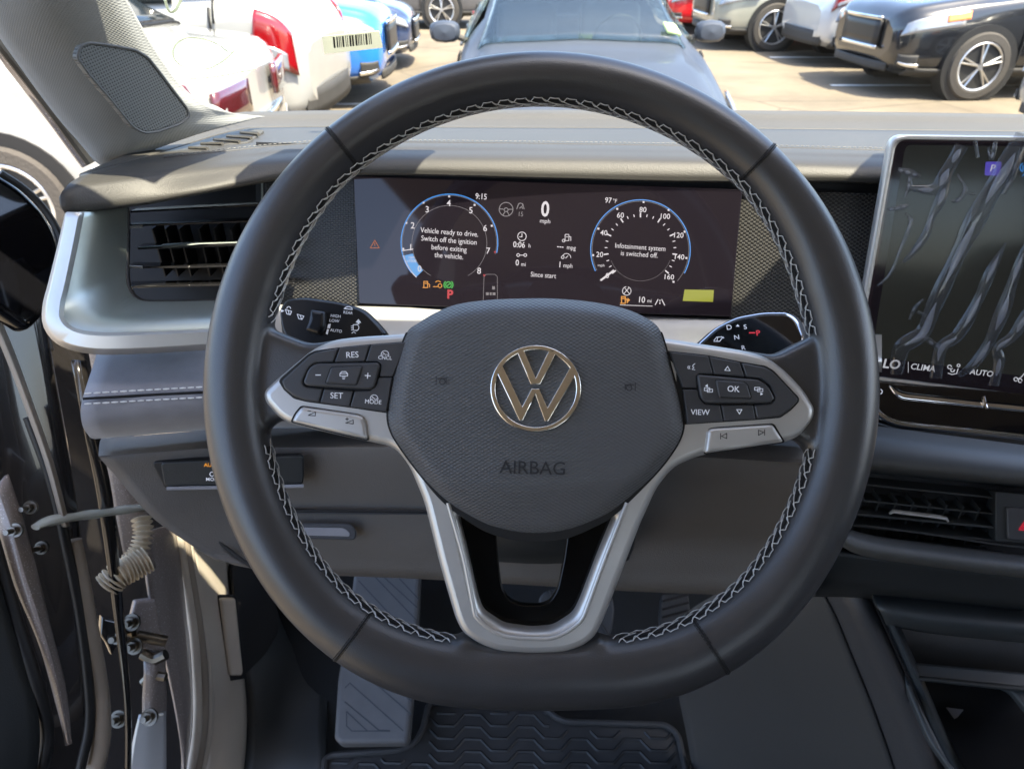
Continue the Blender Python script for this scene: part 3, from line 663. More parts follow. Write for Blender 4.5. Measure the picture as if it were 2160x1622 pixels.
lines([('97', 1283, 423.5, 16, 2, 1.2), ('°F', 1297, 425, 12, 2, .3)]).mk('temperature_text', W_, scr)
lines([('0', 1150, 443, 43, 0, 3.0, .82), ('mph', 1150, 467, 13, 2, .4, 1)]).mk('speed_text', W_, scr)
q = lines([('0:06', 1095, 517, 17, 1, 1.4), ('h', 1117, 519, 12), ]); q.s([arc(1101, 499, 9, 0, 360, 20), [(1101, 493), (1101, 500), (1096, 500)]], 1.5); q.mk('trip_time', W_, scr)
q = lines([('0', 1091, 555, 17, 1, 1.6), ('mi', 1104, 558, 12)]); q.s([arc(1093, 538.5, 3, 0, 360, 10), arc(1108, 538.5, 3, 0, 360, 10), [(1096, 538.5), (1105, 538.5)]], 1.5); q.mk('trip_distance', W_, scr)
q = lines([('---', 1182, 520, 17, 2, 1.5), ('mpg', 1205, 523, 13)]); q.s([[(1192, 508), (1192, 495), (1200, 495), (1200, 508), (1190, 508)], [(1200, 499), (1204, 500), (1204, 508)], arc(1189, 508, 3, 0, 360, 10), [(1194, 500), (1198, 500)]], 1.3); q.mk('fuel_economy', W_, scr)
q = lines([('1', 1181, 559, 17, 1, 1.6), ('mph', 1198, 561, 13)]); q.s([arc(1195, 544, 9, 0, 150, 10), arc(1187, 543, 3, 0, 360, 10), [(1193, 545), (1198, 540)]], 1.3); q.mk('average_speed', W_, scr)
lines([('Since start', 1146, 581, 14.5, 1.5, .4)]).mk('caption_text', W_, scr)
q = lines([('10', 1353, 633, 18, 1, 1.4), ('mi', 1370, 635, 11)]); q.s([[(1308, 643.5), (1376, 646)]], 1.2); q.mk('range_text', W_, scr)
q = Gfx(IF, hs); q.s([arc(1322, 614, 9, 100, 330, 14), arc(1322, 614, 9, -20, 70, 8), [(1316, 620), (1326, 608)], [(1318, 608), (1328, 620)]], 1.4); q.mk('start_stop_symbol', W_, scr)
q = Gfx(IF, hs); q.s([[(1382, 643), (1388, 632)], [(1402, 644), (1396, 632)], [(1392, 633), (1392, 635)], [(1392, 638), (1392, 641)]], 1.8); q.mk('lane_symbol', W_, scr)
q = Gfx(IF, hs); q.p([(1038, 604), (1044, 604), (1044, 611), (1038, 611)]).p([(1025, 617), (1031, 617), (1031, 623), (1025, 623)]).p([(1033, 617), (1037, 617), (1037, 623), (1033, 623)]).p([(1039, 617), (1045, 617), (1045, 623), (1039, 623)]); q.mk('gear_dots', 'lcd_dim', scr)
q = lines([('15', 1098, 452.5, 13.5, 2, .2)])
q.s([arc(1067.5, 442, 14.5, 0, 360, 28), arc(1067.5, 443, 4, 0, 360, 12), [(1054, 441), (1063, 442)], [(1072, 442), (1081, 442)], [(1065, 447), (1061, 454)], [(1070, 447), (1074, 454)], [(1090, 441), (1094, 430)], [(1106, 441), (1102, 433)], [(1093, 432), (1097, 429), (1102, 430), (1104, 434)], [(1096, 440), (1100, 436), (1103, 441)]], 1.7); q.mk('assist_symbol', 'lcd_dim', scr)
q = Gfx(IF, hs); q.s([[D1(868, 588), D1(902, 530), D1(936, 588), D1(868, 588)], [D1(902, 550), D1(902, 572)]], 1.5); q.mk('warning_symbol', 'lcd_rust', scr)
q = Gfx(IF, hs)
q.s([[(894, 607), (894, 594), (902, 594), (902, 607), (892, 607)], [(902, 598), (906, 600), (906, 606)], [(896, 598), (900, 598)], [(914, 605), (924, 605)], arc(928, 603, 4, 0, 360, 10), arc(924, 600, 7, 40, 140, 6), arc(924, 598, 5, 50, 130, 4)], 1.7); q.mk('warning_symbol', 'lcd_orange', scr); q = Gfx(IF, hs)
q.s([[(1311, 640), (1311, 626), (1319, 626), (1319, 640), (1309, 640)], [(1319, 630), (1323, 632), (1323, 639)], [(1313, 630), (1317, 630)]], 2.2).p([(1324, 628), (1329, 633), (1324, 638)]); q.mk('fuel_warning', 'lcd_orange', scr)
q = Gfx(IF, hs); q.s([arc(946, 601, 6, 0, 360, 14), arc(946, 601, 9.5, -45, 45, 6), arc(946, 601, 9.5, 135, 225, 6), [(943, 603), (949, 599)]], 2.2); q.mk('hold_symbol', 'lcd_green', scr)
q = Gfx(IF, hs); q.t('P', 949, 622, 25, bold=3.5).s([arc(1044, 532, 1.6, 0, 360, 6), arc(1021.5, 581, 1.8, 0, 360, 6)], 1.2); q.mk('park_light', 'lcd_red', scr)
q = Gfx(IF, hs - .00015)
seg = [(948 + 100 * cos(radians(a)), 512 - 100 * sin(radians(a))) for a in range(196, 227, 3)] + [(948 + 80 * cos(radians(a)), 513 - 80 * sin(radians(a))) for a in range(226, 195, -3)]
q.p(seg); q.mk('rev_fill', 'lcd_fill', scr)
q = Gfx(IF, hs); q.s([[(849, 529), (871, 526)], arc(948, 512, 101, 196, 226, 8)], 1.8).t('rpm', 868, 543, 8).t('x1000', 868, 551, 8).t('mph', 1268, 560, 8.5); q.mk('unit_text', 'lcd_white', scr)
q = Gfx(IF, hs); q.p([(1444, 611), (1506, 612), (1504, 637), (1440, 635)]); q.mk('warning_panel', 'lcd_yellow', scr)

# ---- silver band below the display
rows = [[(430, 640, .66), (760, 646, .70), (1150, 658, .695), (1545, 674, .672), (1860, 690, .65)],
        [(430, 690, .64), (760, 668, .69), (1150, 678, .685), (1545, 695, .662), (1860, 712, .64)],
        [(430, 720, .62), (760, 715, .66), (1150, 725, .655), (1545, 740, .635), (1860, 760, .615)],
        [(430, 740, .64), (760, 740, .68), (1150, 750, .675), (1545, 765, .655), (1860, 785, .635)]]
loft('trim_strip', rows, 'satin_silver', dash, n=40, sub=5, K=K)
# ---- side vent housing
def ring_loft(name, loops, m, parent, K=1, closed=True, thick=.003):
    N = len(loops[0]); v = []
    for lp in loops: v += [P(a, b, c * K) for a, b, c in lp]
    f = []
    for i in range(len(loops) - 1):
        for j in range(N - (0 if closed else 1)):
            f.append((i * N + j, i * N + (j + 1) % N, (i + 1) * N + (j + 1) % N, (i + 1) * N + j))
    return mk(name, v, f, m, parent, mods=[('solid', thick, 1)] if thick else [], ang=35)
def path(pts, n): return resample(curve(pts, 6), n)
a0 = path([(148, 452, .57), (132, 520, .57), (112, 600, .568), (100, 648, .566), (103, 690, .563), (135, 724, .56), (200, 739, .56), (300, 738, .565), (470, 728, .58)], 50)
a1 = path([(152, 450, .562), (138, 520, .562), (120, 600, .56), (109, 648, .558), (112, 688, .555), (142, 715, .552), (200, 728, .552), (300, 727, .557), (470, 717, .572)], 50)
a2 = path([(164, 448, .560), (150, 520, .56), (133, 600, .558), (123, 645, .556), (126, 678, .553), (152, 702, .55), (205, 713, .55), (300, 712, .555), (470, 704, .57)], 50)
b0 = path([(168, 447, .566), (154, 520, .566), (137, 600, .564), (127, 645, .562), (130, 676, .559), (155, 699, .556), (207, 709, .556), (300, 709, .561), (470, 701, .576)], 50)
b1 = path([(205, 443, .60), (192, 520, .60), (180, 590, .595), (180, 622, .592), (188, 650, .586), (212, 668, .584), (248, 676, .583), (320, 676, .587), (470, 672, .60)], 50)
b2 = path([(262, 436, .625), (262, 500, .63), (261, 560, .628), (262, 590, .625), (268, 615, .622), (282, 634, .62), (305, 643, .62), (360, 644, .622), (470, 642, .63)], 50)
b3 = path([(266, 436, .66), (266, 500, .665), (265, 560, .665), (266, 590, .66), (272, 613, .657), (286, 631, .655), (307, 640, .655), (360, 641, .658), (470, 639, .665)], 50)
ring_loft('vent_frame', [a0, a1, a2, b0], 'satin_silver', dash, K, False)
ring_loft('vent_housing', [b0, b1, b2], 'satin_dark_silver', dash, K, False)
ln = [P(a, b, c * K - .0006) for a, b, c in a2]
Geo().tube(ln, .0006, 6).mk('bright_line', 'chrome_cool', dash)
ring_loft('vent_duct', [b2, b3], 'matte_black', dash, K, False)
VF = Fr((270, 440, .70 * K), (560, 420, .72 * K), (270, 640, .70 * K))
VF = Fr((270, 540, .66 * K), (560, 530, .68 * K), (268, 440, .655 * K))
plate('vent_backing', VF, [[(255, 415), (620, 380), (620, 660), (255, 650)]], -.05, .004, .0002, 'matte_black', dash)
def bar(name, pts, h, depth, th, m, parent):
    g = Geo(); A = [VF.w(x, y, h) for x, y in pts]; Bk = [VF.w(x, y, h) - VF.n * depth + VF.v * depth * .25 for x, y in pts]
    for i in range(len(A) - 1):
        t = VF.v * th; g.add([A[i], A[i + 1], Bk[i + 1], Bk[i], A[i] - t, A[i + 1] - t, Bk[i + 1] - t, Bk[i] - t], [(0, 1, 2, 3), (7, 6, 5, 4), (4, 5, 1, 0), (6, 7, 3, 2), (5, 6, 2, 1), (7, 4, 0, 3)])
    return g.mk(name, m, parent, smooth=False, mods=[('bev', .0004)])
mat('vent_gloss', (.010, .010, .011), .18, coat=.4)
for pts, h in (([(275, 445), (560, 430)], .0), ([(272, 474), (400, 470), (620, 461)], .004), ([(268, 562), (400, 562), (620, 556)], .004), ([(266, 603), (400, 601), (620, 596)], .0)):
    bar('vent_slat', pts, h, .016, .0016, 'vent_gloss', dash)
bar('vent_slat', [(290, 521), (400, 517), (620, 510)], .006, .016, .0022, 'vent_gloss', dash)
g = Geo()
for x in (345, 372, 400, 440, 470, 505, 545): g.box(VF.w(x, 525, -.036), (.0012, .02, .042))
g.mk('vent_vane', 'matte_black', dash)
Geo().tube([VF.w(x, y, .0095) for x, y in ((292, 522), (340, 520), (345, 519), (405, 515), (425, 514), (520, 511))], [.0009, .0012, .0030, .0030, .0015, .0014], 8, flat=.5).mk('vent_handle', 'satin_dark_silver', dash)
Geo().tube([VF.w(x, y, .006) for x, y in ((300, 478), (275, 479), (266, 488), (263, 530), (265, 555), (275, 563), (300, 564))], .0011, 8).mk('vent_edge', 'satin_silver', dash)
g = Geo(); g.tube([VF.w(553, 385, .003), VF.w(553, 460, .003)], .0009, 6); g.mk('vent_divider', 'satin_dark_silver', dash)

# ---- padded suede strip
rows = [[(205, 738, .60), (470, 728, .64), (800, 735, .70), (1150, 750, .70), (1700, 780, .66)],
        [(200, 760, .585), (470, 745, .62), (800, 752, .68), (1150, 765, .68), (1700, 795, .64)],
        [(184, 808, .565), (470, 790, .60), (800, 800, .655), (1150, 810, .655), (1700, 830, .615)],
        [(175, 838, .557), (470, 822, .59), (800, 832, .645), (1150, 842, .645), (1700, 860, .605)],
        [(170, 868, .555), (470, 852, .59), (800, 862, .645), (1150, 872, .645), (1700, 885, .605)],
        [(175, 900, .562), (470, 882, .60), (800, 890, .655), (1150, 900, .655), (1700, 910, .615)],
        [(190, 922, .585), (470, 902, .62), (800, 900, .68), (1150, 910, .68), (1700, 920, .64)],
        [(200, 926, .62), (470, 906, .66), (800, 904, .72), (1150, 914, .72), (1700, 924, .68)]]
sp = loft('padded_strip', rows, 'suede_grey', dash, n=40, sub=6, K=K)
for o_ in (-10, 12):
    dashstitch([(x, y + o_, d * K - .0030) for x, y, d in resample([(178, 840, .556), (300, 833, .572), (470, 824, .59)], 30)], 'thread_cream', sp, step=.0052, ln=.0040, r=.0007)
Geo().tube([P(x, y, d * K - .0022) for x, y, d in [(175, 841, .556), (300, 834, .572), (470, 825, .59)]], .0009, 6).mk('seam', 'seam', sp)
# ---- lower panel
rows = [[(213, 925, .64), (470, 905, .67), (600, 903, .70), (900, 903, .72), (1150, 910, .72), (1400, 915, .71), (1720, 930, .69)],
        [(210, 935, .62), (470, 918, .65), (600, 912, .675), (900, 912, .69), (1150, 920, .69), (1400, 925, .68), (1720, 945, .66)],
        [(208, 958, .595), (470, 940, .622), (600, 940, .64), (900, 940, .655), (1150, 948, .655), (1400, 955, .65), (1720, 975, .63)],
        [(212, 968, .59), (470, 950, .618), (600, 950, .635), (900, 950, .65), (1150, 958, .65), (1400, 968, .645), (1720, 985, .63)],
        [(250, 1010, .60), (470, 1000, .625), (600, 1000, .64), (900, 1000, .655), (1150, 1010, .655), (1400, 1020, .655), (1720, 1040, .64)],
        [(300, 1070, .61), (470, 1068, .635), (600, 1072, .65), (900, 1076, .665), (1150, 1090, .665), (1400, 1090, .67), (1720, 1100, .66)],
        [(345, 1110, .62), (470, 1110, .64), (600, 1115, .655), (900, 1120, .67), (1150, 1140, .67), (1400, 1140, .69), (1720, 1150, .68)],
        [(430, 1165, .635), (500, 1168, .65), (600, 1172, .665), (900, 1180, .68), (1150, 1195, .68), (1400, 1200, .70), (1720, 1205, .69)],
        [(490, 1190, .65), (560, 1202, .66), (640, 1208, .68), (900, 1218, .695), (1150, 1232, .695), (1400, 1245, .715), (1720, 1255, .70)],
        [(495, 1190, .70), (560, 1203, .72), (640, 1210, .74), (900, 1221, .76), (1150, 1236, .76), (1400, 1250, .78), (1720, 1258, .78)]]
lp = loft('lower_panel', rows, 'hard_plastic', dash, n=50, sub=6, K=K * 1.02)
LF = Fr((440, 1000, .618 * K * 1.02), (900, 1000, .655 * K * 1.02), (440, 950, .612 * K * 1.02))
# light switch recess
plate('switch_recess', LF, [roundc([(318, 974), (640, 960), (640, 1025), (350, 1036)], 14)], .004, .006, .0012, 'matte_black', dash)
ls = plate('light_switch', LF, [roundc([(338, 976), (640, 962), (640, 1020), (346, 1026)], 10)], .0055, .006, .0010, 'hard_dark', dash)
q = Gfx(LF, .0057); q.t('AUTO', 447, 981, 12, bold=2, sx=1); q.mk('auto_legend', 'lcd_orange', ls)
q = Gfx(LF, .0057); q.t('MODE', 450, 1011, 11, bold=1.2).s([arc(447, 1000, 4.5, 20, 330, 8)], 1.5); q.mk('legend', 'print_white', ls)
Geo().tube([LF.w(352, 1030, .006), LF.w(640, 1025, .006)], .0014, 8).mk('recess_edge', 'suede_grey', dash)
# drawer: dark gap line + handle recess
DFr = Fr((600, 1110, .652 * K * 1.02), (900, 1118, .668 * K * 1.02), (600, 1076, .650 * K * 1.02))
g = Geo(); g.tube([DFr.w(x, y, .003) for x, y in [(905, 1079), (640, 1077), (470, 1078), (418, 1080), (432, 1110), (470, 1150), (530, 1195)]], .0015, 8); g.mk('drawer_gap', 'matte_black', dash)
g = Geo(); g.tube([DFr.w(x, y + 4, .003) for x, y in [(905, 1079), (640, 1077), (470, 1078)]], .0010, 8); g.mk('drawer_edge', 'soft_grey', dash)
plate('drawer_handle', DFr, [roundc([(600, 1104), (738, 1106), (752, 1120), (750, 1140), (600, 1136)], 10)], .006, .004, .0014, 'soft_grey', dash)
plate('handle_recess', DFr, [roundc([(600, 1112), (726, 1114), (738, 1124), (737, 1132), (600, 1128)], 7)], .0065, .002, .0006, 'suede_grey', dash)
# column shroud behind the wheel
rows = [[(940, 1040, .50), (1140, 1030, .49), (1350, 1040, .50)], [(965, 1100, .515), (1140, 1105, .505), (1345, 1100, .515)], [(985, 1160, .53), (1140, 1168, .52), (1335, 1160, .53)], [(1000, 1178, .56), (1140, 1186, .56), (1320, 1178, .56)], [(1010, 1182, .60), (1140, 1190, .60), (1310, 1182, .60)]]
cs = thing('steering_column', 'dark plastic steering column shroud showing through the lower spoke opening', 'column shroud', loc=P(1140, 1100, .52))
loft('shroud', rows, 'hard_dark', cs, n=24, sub=4)
Geo().tube([P(1370, 1005, .52), P(1335, 1100, .54), P(1318, 1175, .56)], .004, 10).mk('adjust_lever', 'hard_dark', cs)
# ================================================================== TOUCH SCREEN (right)
TF = Fr((1880, 290, .50), (2160, 292, .487), (1793, 800, .564))
ts_ = thing('touchscreen', 'large freestanding infotainment touchscreen with silver rim and wrinkled clear film', 'touchscreen', M4=TF.M.copy())
to = [(1880, 284), (2700, 296), (2620, 905), (1790, 800)]
tfm = plate('screen_frame', TF, [roundc(to, 30, 8), roundc([(1894, 296), (2690, 308), (2610, 890), (1806, 790)][::-1], 24, 8)], .004, .010, .0028, 'satin_silver', ts_)
tg = plate('glass', TF, [roundc([(1888, 290), (2695, 302), (2615, 897), (1800, 795)], 26, 8)], .001, .006, .0008, 'screen_glass', ts_)
mat('screen_dim', (.008, .008, .008), .12, spec=.25, emit=(.03, .028, .024), es=.35)
plate('display_area', TF, [roundc([(1910, 306), (2660, 318), (2590, 850), (1838, 752)], 14)], .0012, .001, .0001, 'screen_dim', ts_)
def T8(x, y): return (1800 + x / 2.533, 260 + y / 2.533)
q = Gfx(TF, .0016); q.t('LO', 1881, 769, 30, ang=3, bold=2.2, sx=.95); q.mk('temperature_text', 'lcd_white', tg)
q = Gfx(TF, .0016); q.t('CLIMA', 1947, 776, 20, ang=4, bold=.8, sx=.92).s([[(1916, 764), (1916, 786)]], 1); q.mk('climate_text', 'lcd_white', tg)
q = Gfx(TF, .0016); q.t('AUTO', 2071, 787, 19, ang=4, bold=.8, sx=.95); q.mk('auto_text', 'lcd_white', tg)
q = Gfx(TF, .0016); q.s([arc(2003, 774, 4, 0, 300, 8), arc(2009, 781, 3.5, 90, 360, 8), arc(2022, 771, 3, 0, 360, 8), [(2021, 778), (2018, 788), (2008, 790), (2000, 787)], [(2014, 780), (2012, 784)], [(2146, 800), (2154, 796), (2162, 786)], arc(2143, 800, 4, 0, 300, 8), arc(2152, 803, 4, 0, 300, 8)], 2); q.mk('airflow_symbol', 'lcd_white', tg)
plate('park_button', TF, [roundc([T8(708, 207), T8(793, 207), T8(786, 282), T8(702, 280)], 3)], .0016, .0006, .0001, 'lcd_purple', ts_)
q = Gfx(TF, .0018); q.t('P', 2094, 356, 22, ang=2); q.mk('park_letter', 'lcd_white', tg)
q = Gfx(TF, .0016); q.t('ASSIST', 2172, 370, 11, bold=1).s([arc(2162, 354, 10, 120, 240, 8), [(2158, 350), (2158, 360)]], 2); q.mk('assist_text', 'lcd_blue', tg)
# wrinkled protective film: raised clear folds
mat('film_fold', (.12, .14, .17), .08, spec=1.0, coat=1.0, alpha=.32)
mat('film_highlight', (.42, .46, .55), .25, spec=.9, coat=.5, alpha=.36)  # bright reflection streaks on the folds, put into a paler colour
plate('protective_film', TF, [[(1896, 300), (2690, 312), (2610, 890), (1812, 790)]], .0022, .0003, .00005, 'film', ts_)
def fold(pts, name='film_fold'):
    ps = resample(curve([(x, y, r) for x, y, r in pts], 6), max(14, len(pts) * 9))
    g = Geo(); v = []
    P_ = [TF.w(*T8(x, y), .0023) for x, y, r in ps]; k = TF.sc(2000, 500) / 2.533
    rr = []
    for i, (x, y, r) in enumerate(ps): rr.append(max(.0002, r * 1.15 * k * (1 + .10 * sin(i * .3 + pts[0][0]))))
    g.tube(P_, rr, 10, flat=.45, fn=TF.n); o = g.mk(name, 'film_fold', ts_)
    if len(P_) > 20:
        for a, b in ((.08, .3), (.36, .62), (.68, .9)):
            i0, i1 = int(len(P_) * a), int(len(P_) * b); off = TF.u * -.0006
            Geo().tube([P_[i] + TF.n * rr[i] * .42 + off for i in range(i0, i1)], [max(.0003, rr[i] * .48 * sin(pi * (i - i0 + .5) / (i1 - i0))) for i in range(i0, i1)], 8, flat=.35, fn=TF.n).mk('fold_highlight', 'film_highlight', o)
    return o
for pts in ([(580, 120, 30), (500, 260, 34), (440, 350, 30), (300, 350, 14)], [(500, 300, 22), (470, 400, 26), (420, 500, 20), (385, 600, 20), (320, 690, 18), (265, 745, 8)],
            [(300, 280, 8), (300, 340, 12), (275, 400, 6)], [(235, 250, 12), (290, 262, 18), (355, 285, 10)], [(190, 465, 8), (240, 455, 14), (295, 440, 8)],
            [(280, 480, 6), (308, 530, 12), (262, 650, 8), (200, 800, 8), (130, 870, 6)], [(555, 270, 4), (598, 350, 10), (565, 410, 14), (525, 420, 6)], [(610, 375, 4), (655, 382, 6)],
            [(910, 60, 40), (820, 230, 48), (700, 430, 50), (600, 620, 44), (500, 830, 40), (430, 980, 42), (370, 1120, 44), (260, 1200, 42), (230, 1340, 34)],
            [(815, 640, 6), (740, 780, 24), (660, 960, 30), (560, 1130, 32), (470, 1200, 36), (440, 1360, 28)], [(370, 1130, 12), (430, 1180, 16), (480, 1200, 14)],
            [(930, 640, 14), (860, 820, 26), (800, 1000, 34), (720, 1180, 30), (640, 1290, 24), (560, 1350, 14)], [(930, 1000, 20), (860, 1130, 32), (770, 1200, 22), (780, 1270, 28), (750, 1400, 26)],
            [(300, 1050, 8), (330, 985, 10), (375, 940, 6)], [(340, 1005, 8), (410, 1040, 10)], [(900, 130, 8), (860, 260, 16), (800, 380, 12)], [(650, 90, 10), (665, 185, 8)], [(760, 100, 10), (740, 190, 12), (720, 130, 6)]):
    fold(pts)
# climate slider bar under the screen
CF = Fr((1850, 860, .555), (2160, 895, .541), (1850, 810, .555))
cb = thing('climate_bar', 'glossy black touch slider bar with chrome lower edge under the touchscreen', 'control bar', M4=CF.M.copy())
plate('bar_face', CF, [roundc([(1800, 796), (2600, 880), (2600, 960), (1900, 906), (1850, 890), (1800, 870)], 14)], 0, .02, .003, 'piano_black', cb)
plate('slider_groove', CF, [roundc([(1872, 811), (1990, 818), (2600, 880), (2600, 916), (2080, 862), (1905, 844), (1890, 836)], 10)], .002, .004, .0018, 'chrome_cool', cb, bres=4)
plate('slider_cover', CF, [roundc([(1874, 809), (1990, 815), (2600, 870), (2600, 900), (2078, 850), (1910, 832), (1893, 826)], 8)], .0032, .003, .0014, 'piano_black', cb)
Geo().tube([CF.w(2074, 836, .004), CF.w(2080, 862, .004)], .0012, 6).mk('centre_mark', 'chrome_cool', cb)
Geo().tube([CF.w(x, y, .001) for x, y in curve([(1838, 850), (1856, 874), (1885, 890), (1930, 898), (2050, 910), (2400, 950)], 5)], .0024, 8).mk('chrome_edge', 'chrome_cool', cb)
q = Gfx(CF, .0006); q.s([arc(1856, 826, 5, -70, 70, 8)], 2); q.mk('legend', 'print_white', cb)

# ================================================================== CENTRE STACK + CONSOLE
con = thing('centre_console', 'dark grey centre console with padded knee rest, air vents and open storage tray', 'centre console', loc=P(1900, 1300, .66))
rows = [[(1700, 880, .66), (1900, 905, .64), (2250, 950, .62)], [(1700, 905, .62), (1900, 930, .60), (2250, 972, .58)], [(1700, 950, .60), (1900, 970, .585), (2250, 1005, .565)], [(1700, 975, .605), (1900, 992, .59), (2250, 1028, .57)],
        [(1700, 990, .64), (1900, 1005, .63), (2250, 1040, .61)]]
loft('ledge', rows, 'grey_ledge', con, n=20, sub=5)
VC = Fr((1850, 1080, .60), (2160, 1110, .585), (1850, 1000, .60))
plate('vent_backing', VC, [[(1740, 980), (2400, 1040), (2400, 1230), (1740, 1180)]], -.03, .004, .0002, 'matte_black', con)
def barc(pts, h, depth, th, name='vent_slat', m='vent_gloss'):
    g = Geo(); A = [VC.w(x, y, h) for x, y in pts]; Bk = [VC.w(x, y, h) - VC.n * depth + VC.v * depth * .35 for x, y in pts]
    for i in range(len(A) - 1):
        t = VC.v * th; g.add([A[i], A[i + 1], Bk[i + 1], Bk[i], A[i] - t, A[i + 1] - t, Bk[i + 1] - t, Bk[i] - t], [(0, 1, 2, 3), (7, 6, 5, 4), (4, 5, 1, 0), (6, 7, 3, 2), (5, 6, 2, 1), (7, 4, 0, 3)])
    g.mk(name, m, con, smooth=False, mods=[('bev', .0004)])
mat('vent_dark', (.022, .025, .026), .4)
for y in (1022, 1056, 1112, 1146): barc([(1760, y - 8), (2097, y + 26)], 0, .014, .0016, m='vent_dark')
barc([(1760, 1078), (2097, 1110)], .002, .014, .002, m='vent_dark')
g = Geo()
for x in range(1800, 2090, 34): g.box(VC.w(x, 1095 + (x - 1900) * .1, -.016), (.0014, .012, .05))
g.mk('vent_vane', 'vent_dark', con)
Geo().tube([VC.w(x, y, .004) for x, y in ((1876, 1083), (1884, 1078), (1900, 1080), (1980, 1090), (1996, 1093), (2000, 1100))], [.0012, .0020, .0022, .0022, .0020, .0012], 8, flat=.6).mk('vent_handle', 'satin_silver', con)
plate('switch_surround', VC, [roundc([(2100, 1036), (2400, 1066), (2400, 1160), (2100, 1142)], 5)], .004, .012, .001, 'hard_dark', con)
hz = plate('hazard_button', VC, [roundc([(2124, 1068), (2300, 1085), (2300, 1150), (2126, 1138)], 8)], .006, .006, .0012, 'key_plastic', con)
q = Gfx(VC, .0062); q.s([[(2150, 1117), (2166, 1092), (2182, 1120), (2150, 1117)], [(2156, 1114), (2166, 1099), (2176, 1116), (2156, 1114)]], 2.4); q.mk('hazard_symbol', 'lcd_red', hz)
Geo().tube([VC.w(x, y, .001) for x, y in curve([(1795, 1108), (1850, 1112), (2000, 1132), (2120, 1150), (2300, 1168)], 4)], .0011, 6).mk('vent_trim', 'hard_dark', con)
rows = [[(1770, 1110, .605), (1850, 1130, .60), (2000, 1150, .595), (2250, 1180, .585)], [(1765, 1118, .58), (1840, 1142, .578), (2000, 1166, .575), (2250, 1196, .565)], [(1765, 1130, .575), (1830, 1156, .573), (2000, 1180, .57), (2250, 1210, .56)],
        [(1768, 1142, .58), (1825, 1166, .578), (2000, 1192, .575), (2250, 1222, .565)], [(1772, 1150, .60), (1825, 1174, .60), (2000, 1200, .595), (2250, 1230, .585)]]
loft('lower_lip', rows, 'grey_ledge', con, n=20, sub=4)
rows = [[(1640, 1150, .63), (1800, 1170, .605), (2000, 1196, .60), (2250, 1230, .59)], [(1640, 1190, .64), (1800, 1205, .615), (2000, 1230, .61), (2250, 1260, .60)], [(1640, 1235, .655), (1800, 1240, .63), (2000, 1262, .625), (2250, 1290, .615)], [(1640, 1260, .70), (1800, 1260, .69), (2000, 1280, .68), (2250, 1310, .67)]]
loft('stack_face', rows, 'hard_dark', con, n=20, sub=4)
rows = [[(1840, 1225, .68), (2000, 1245, .66), (2250, 1270, .65)], [(1840, 1248, .66), (2000, 1268, .645), (2250, 1295, .635)], [(1850, 1275, .64), (2000, 1295, .625), (2250, 1320, .615)], [(1862, 1300, .64), (2000, 1318, .625), (2250, 1345, .615)], [(1868, 1314, .66), (2000, 1334, .65), (2250, 1358, .64)], [(1870, 1320, .74), (2000, 1340, .73), (2250, 1364, .72)]]
loft('tray_lip', rows, 'console_edge', con, n=20, sub=4)
# storage tray
rows = [[(1860, 1300, .74), (2250, 1340, .72)], [(1880, 1395, .75), (2250, 1425, .73)], [(1900, 1410, .74), (2250, 1440, .72)], [(1918, 1424, .70), (2250, 1460, .68)]]
loft('tray_back', rows, 'hard_dark', con, n=12, sub=1, smoothx=False)
TR = Fr((1950, 1440, .70), (2160, 1465, .69), (1950, 1380, .715))
plate('tray_rim', TR, [roundc([(1890, 1392), (2400, 1440), (2400, 1900), (2060, 1700), (1960, 1560)], 20), roundc([(1912, 1427), (2130, 1450), (2200, 1540), (2190, 1700), (2010, 1620)][::-1], 26)], 0, .010, .003, 'console_edge', con)
rows = [[(1900, 1420, .75), (2250, 1450, .74)], [(1940, 1500, .76), (2250, 1530, .75)], [(1985, 1600, .76), (2250, 1620, .75)], [(2040, 1740, .77), (2250, 1740, .76)]]
loft('tray_floor', rows, 'matte_black', con, n=12, sub=1, smoothx=False)
q = Gfx(Fr((2000, 1500, .745), (2160, 1510, .735), (2000, 1440, .74)), 0); q.p([(1995, 1491), (2033, 1496), (2020, 1512), (2013, 1516)]); q.mk('tray_mark', 'suede_grey', con)
# knee rest: flat side, padded band, thin edge
rows = [[(1560, 1225, .80), (1650, 1240, .76), (1735, 1240, .72)], [(1440, 1300, .86), (1600, 1300, .79), (1762, 1300, .725)], [(1420, 1380, .90), (1620, 1380, .81), (1795, 1380, .735)], [(1430, 1460, .93), (1650, 1460, .83), (1828, 1460, .745)], [(1450, 1560, .95), (1690, 1560, .85), (1865, 1560, .755)], [(1480, 1740, .98), (1740, 1740, .88), (1925, 1740, .77)]]
loft('side_panel', rows, 'console_side', con, n=24, sub=4)
rows = [[(1728, 1236, .722), (1760, 1224, .700), (1800, 1220, .690), (1836, 1224, .70)], [(1762, 1300, .726), (1795, 1296, .695), (1830, 1292, .686), (1856, 1290, .70)], [(1795, 1380, .736), (1832, 1378, .702), (1868, 1374, .692), (1893, 1372, .705)], [(1828, 1460, .746), (1868, 1458, .710), (1905, 1455, .700), (1929, 1452, .712)], [(1865, 1560, .756), (1907, 1560, .720), (1945, 1557, .708), (1970, 1555, .72)], [(1925, 1740, .77), (1965, 1740, .735), (2008, 1735, .72), (2034, 1730, .735)]]
kp = loft('knee_pad', rows, 'console_pad', con, n=24, sub=5)
